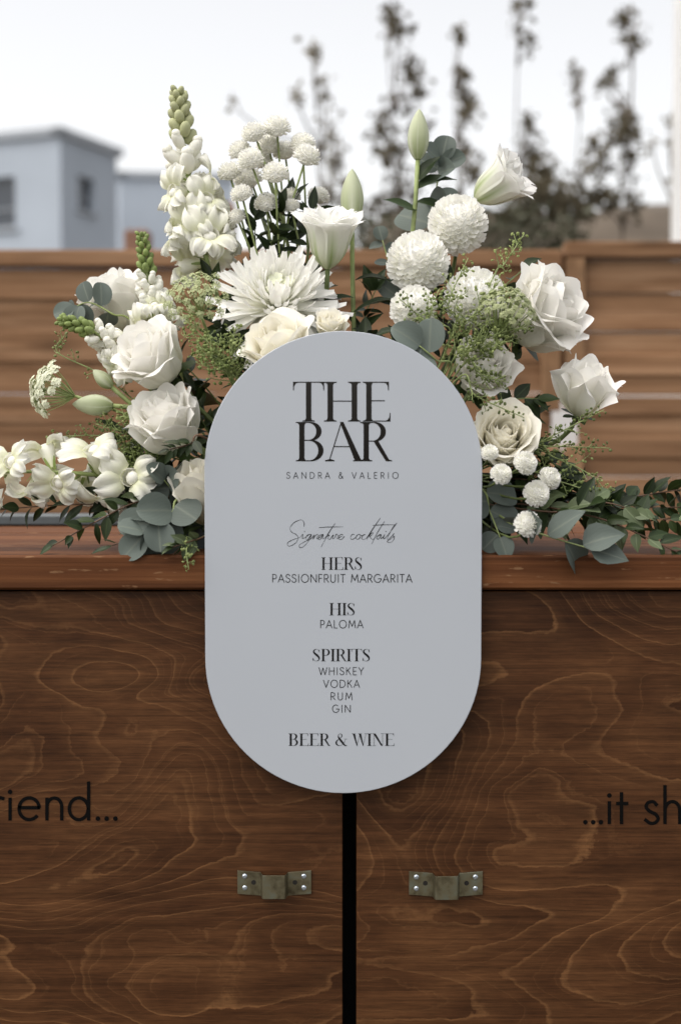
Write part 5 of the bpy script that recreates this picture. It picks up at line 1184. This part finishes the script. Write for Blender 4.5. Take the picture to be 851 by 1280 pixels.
# dark filler foliage deep inside the arrangement
fill = [('between the two left roses and the sign', [(280, 560, 0.15), (255, 530, 0.14), (240, 490, 0.14)]), ('behind the large open white rose', [(270, 500, 0.18), (235, 460, 0.18), (200, 420, 0.18)]),
 ('behind the lacy umbel and tall snapdragon', [(300, 450, 0.18), (280, 400, 0.18), (262, 350, 0.18)]), ('below the big chrysanthemum', [(350, 470, 0.15), (345, 430, 0.15), (330, 400, 0.15)]),
 ('between the big chrysanthemum and the double lily stem', [(400, 450, 0.16), (400, 400, 0.18), (395, 345, 0.19)]), ('among the button chrysanthemum stems', [(360, 400, 0.22), (355, 320, 0.22), (362, 250, 0.22)]),
 ('among the lower button stems beside the tall snapdragon', [(320, 400, 0.23), (320, 330, 0.22), (318, 270, 0.22)]), ('behind the stem of the bud by the double lily', [(450, 450, 0.18), (455, 400, 0.19), (470, 360, 0.2)]),
 ('under the round pompons', [(500, 450, 0.16), (520, 410, 0.17), (545, 350, 0.18)]), ('between the veiled pompons', [(550, 450, 0.17), (565, 410, 0.17), (560, 350, 0.18)]),
 ('behind the flat umbel', [(590, 450, 0.18), (620, 420, 0.18), (650, 380, 0.18)]), ('behind the rose covered by seed pods', [(580, 500, 0.15), (610, 470, 0.15), (640, 440, 0.16)]),
 ('behind the full cream rose', [(590, 560, 0.14), (620, 540, 0.14), (660, 520, 0.14)]), ('low behind the right sign edge', [(590, 610, 0.12), (615, 610, 0.11), (650, 610, 0.11)]),
 ('low on the counter under the small button blooms', [(580, 640, 0.12), (620, 650, 0.09), (665, 645, 0.08)]), ('behind the tall cupped rose', [(280, 580, 0.16), (230, 570, 0.15), (180, 560, 0.15)]),
 ('behind the cream rose at the left sign edge', [(270, 640, 0.12), (230, 640, 0.10), (190, 630, 0.10)]), ('low under the bushy seed pods', [(240, 620, 0.14), (190, 600, 0.13), (150, 590, 0.13)]),
 ('low among the button stems just over the big chrysanthemum', [(345, 400, 0.21), (340, 310, 0.2), (350, 262, 0.2)]), ('between the button stems and the upward double lily', [(390, 400, 0.22), (385, 310, 0.21), (390, 262, 0.21)]),
 ('behind the bushy seed pods below the fat lily bud', [(230, 600, 0.13), (190, 570, 0.125), (150, 540, 0.125)]), ('under the stem end of the lying snapdragon', [(230, 630, 0.11), (180, 622, 0.10), (130, 615, 0.10)]),
 ('behind the drooping seed pods under the pointed rose', [(620, 570, 0.13), (665, 570, 0.12), (705, 585, 0.12)]), ('above the leafy branches at the counter end', [(620, 600, 0.13), (670, 605, 0.12), (730, 612, 0.11)]),
 ('in the heart of the arrangement just over the sign', [(420, 480, 0.14), (430, 440, 0.14), (470, 420, 0.13)]), ('beside the big chrysanthemum on the umbel side', [(300, 480, 0.13), (295, 440, 0.12), (290, 415, 0.12)])]
for i, (lab, pts) in enumerate(fill):
    G_('dark leafy filler branch ' + lab, pts, 11, 40, 500 + i, start=0.25, opp=True, kinds=('rusc', 'rosel', 'lance') if i % 2 else ('rusc', 'ruscm', 'big'), mt='stem', ang=55, taper=0.8)
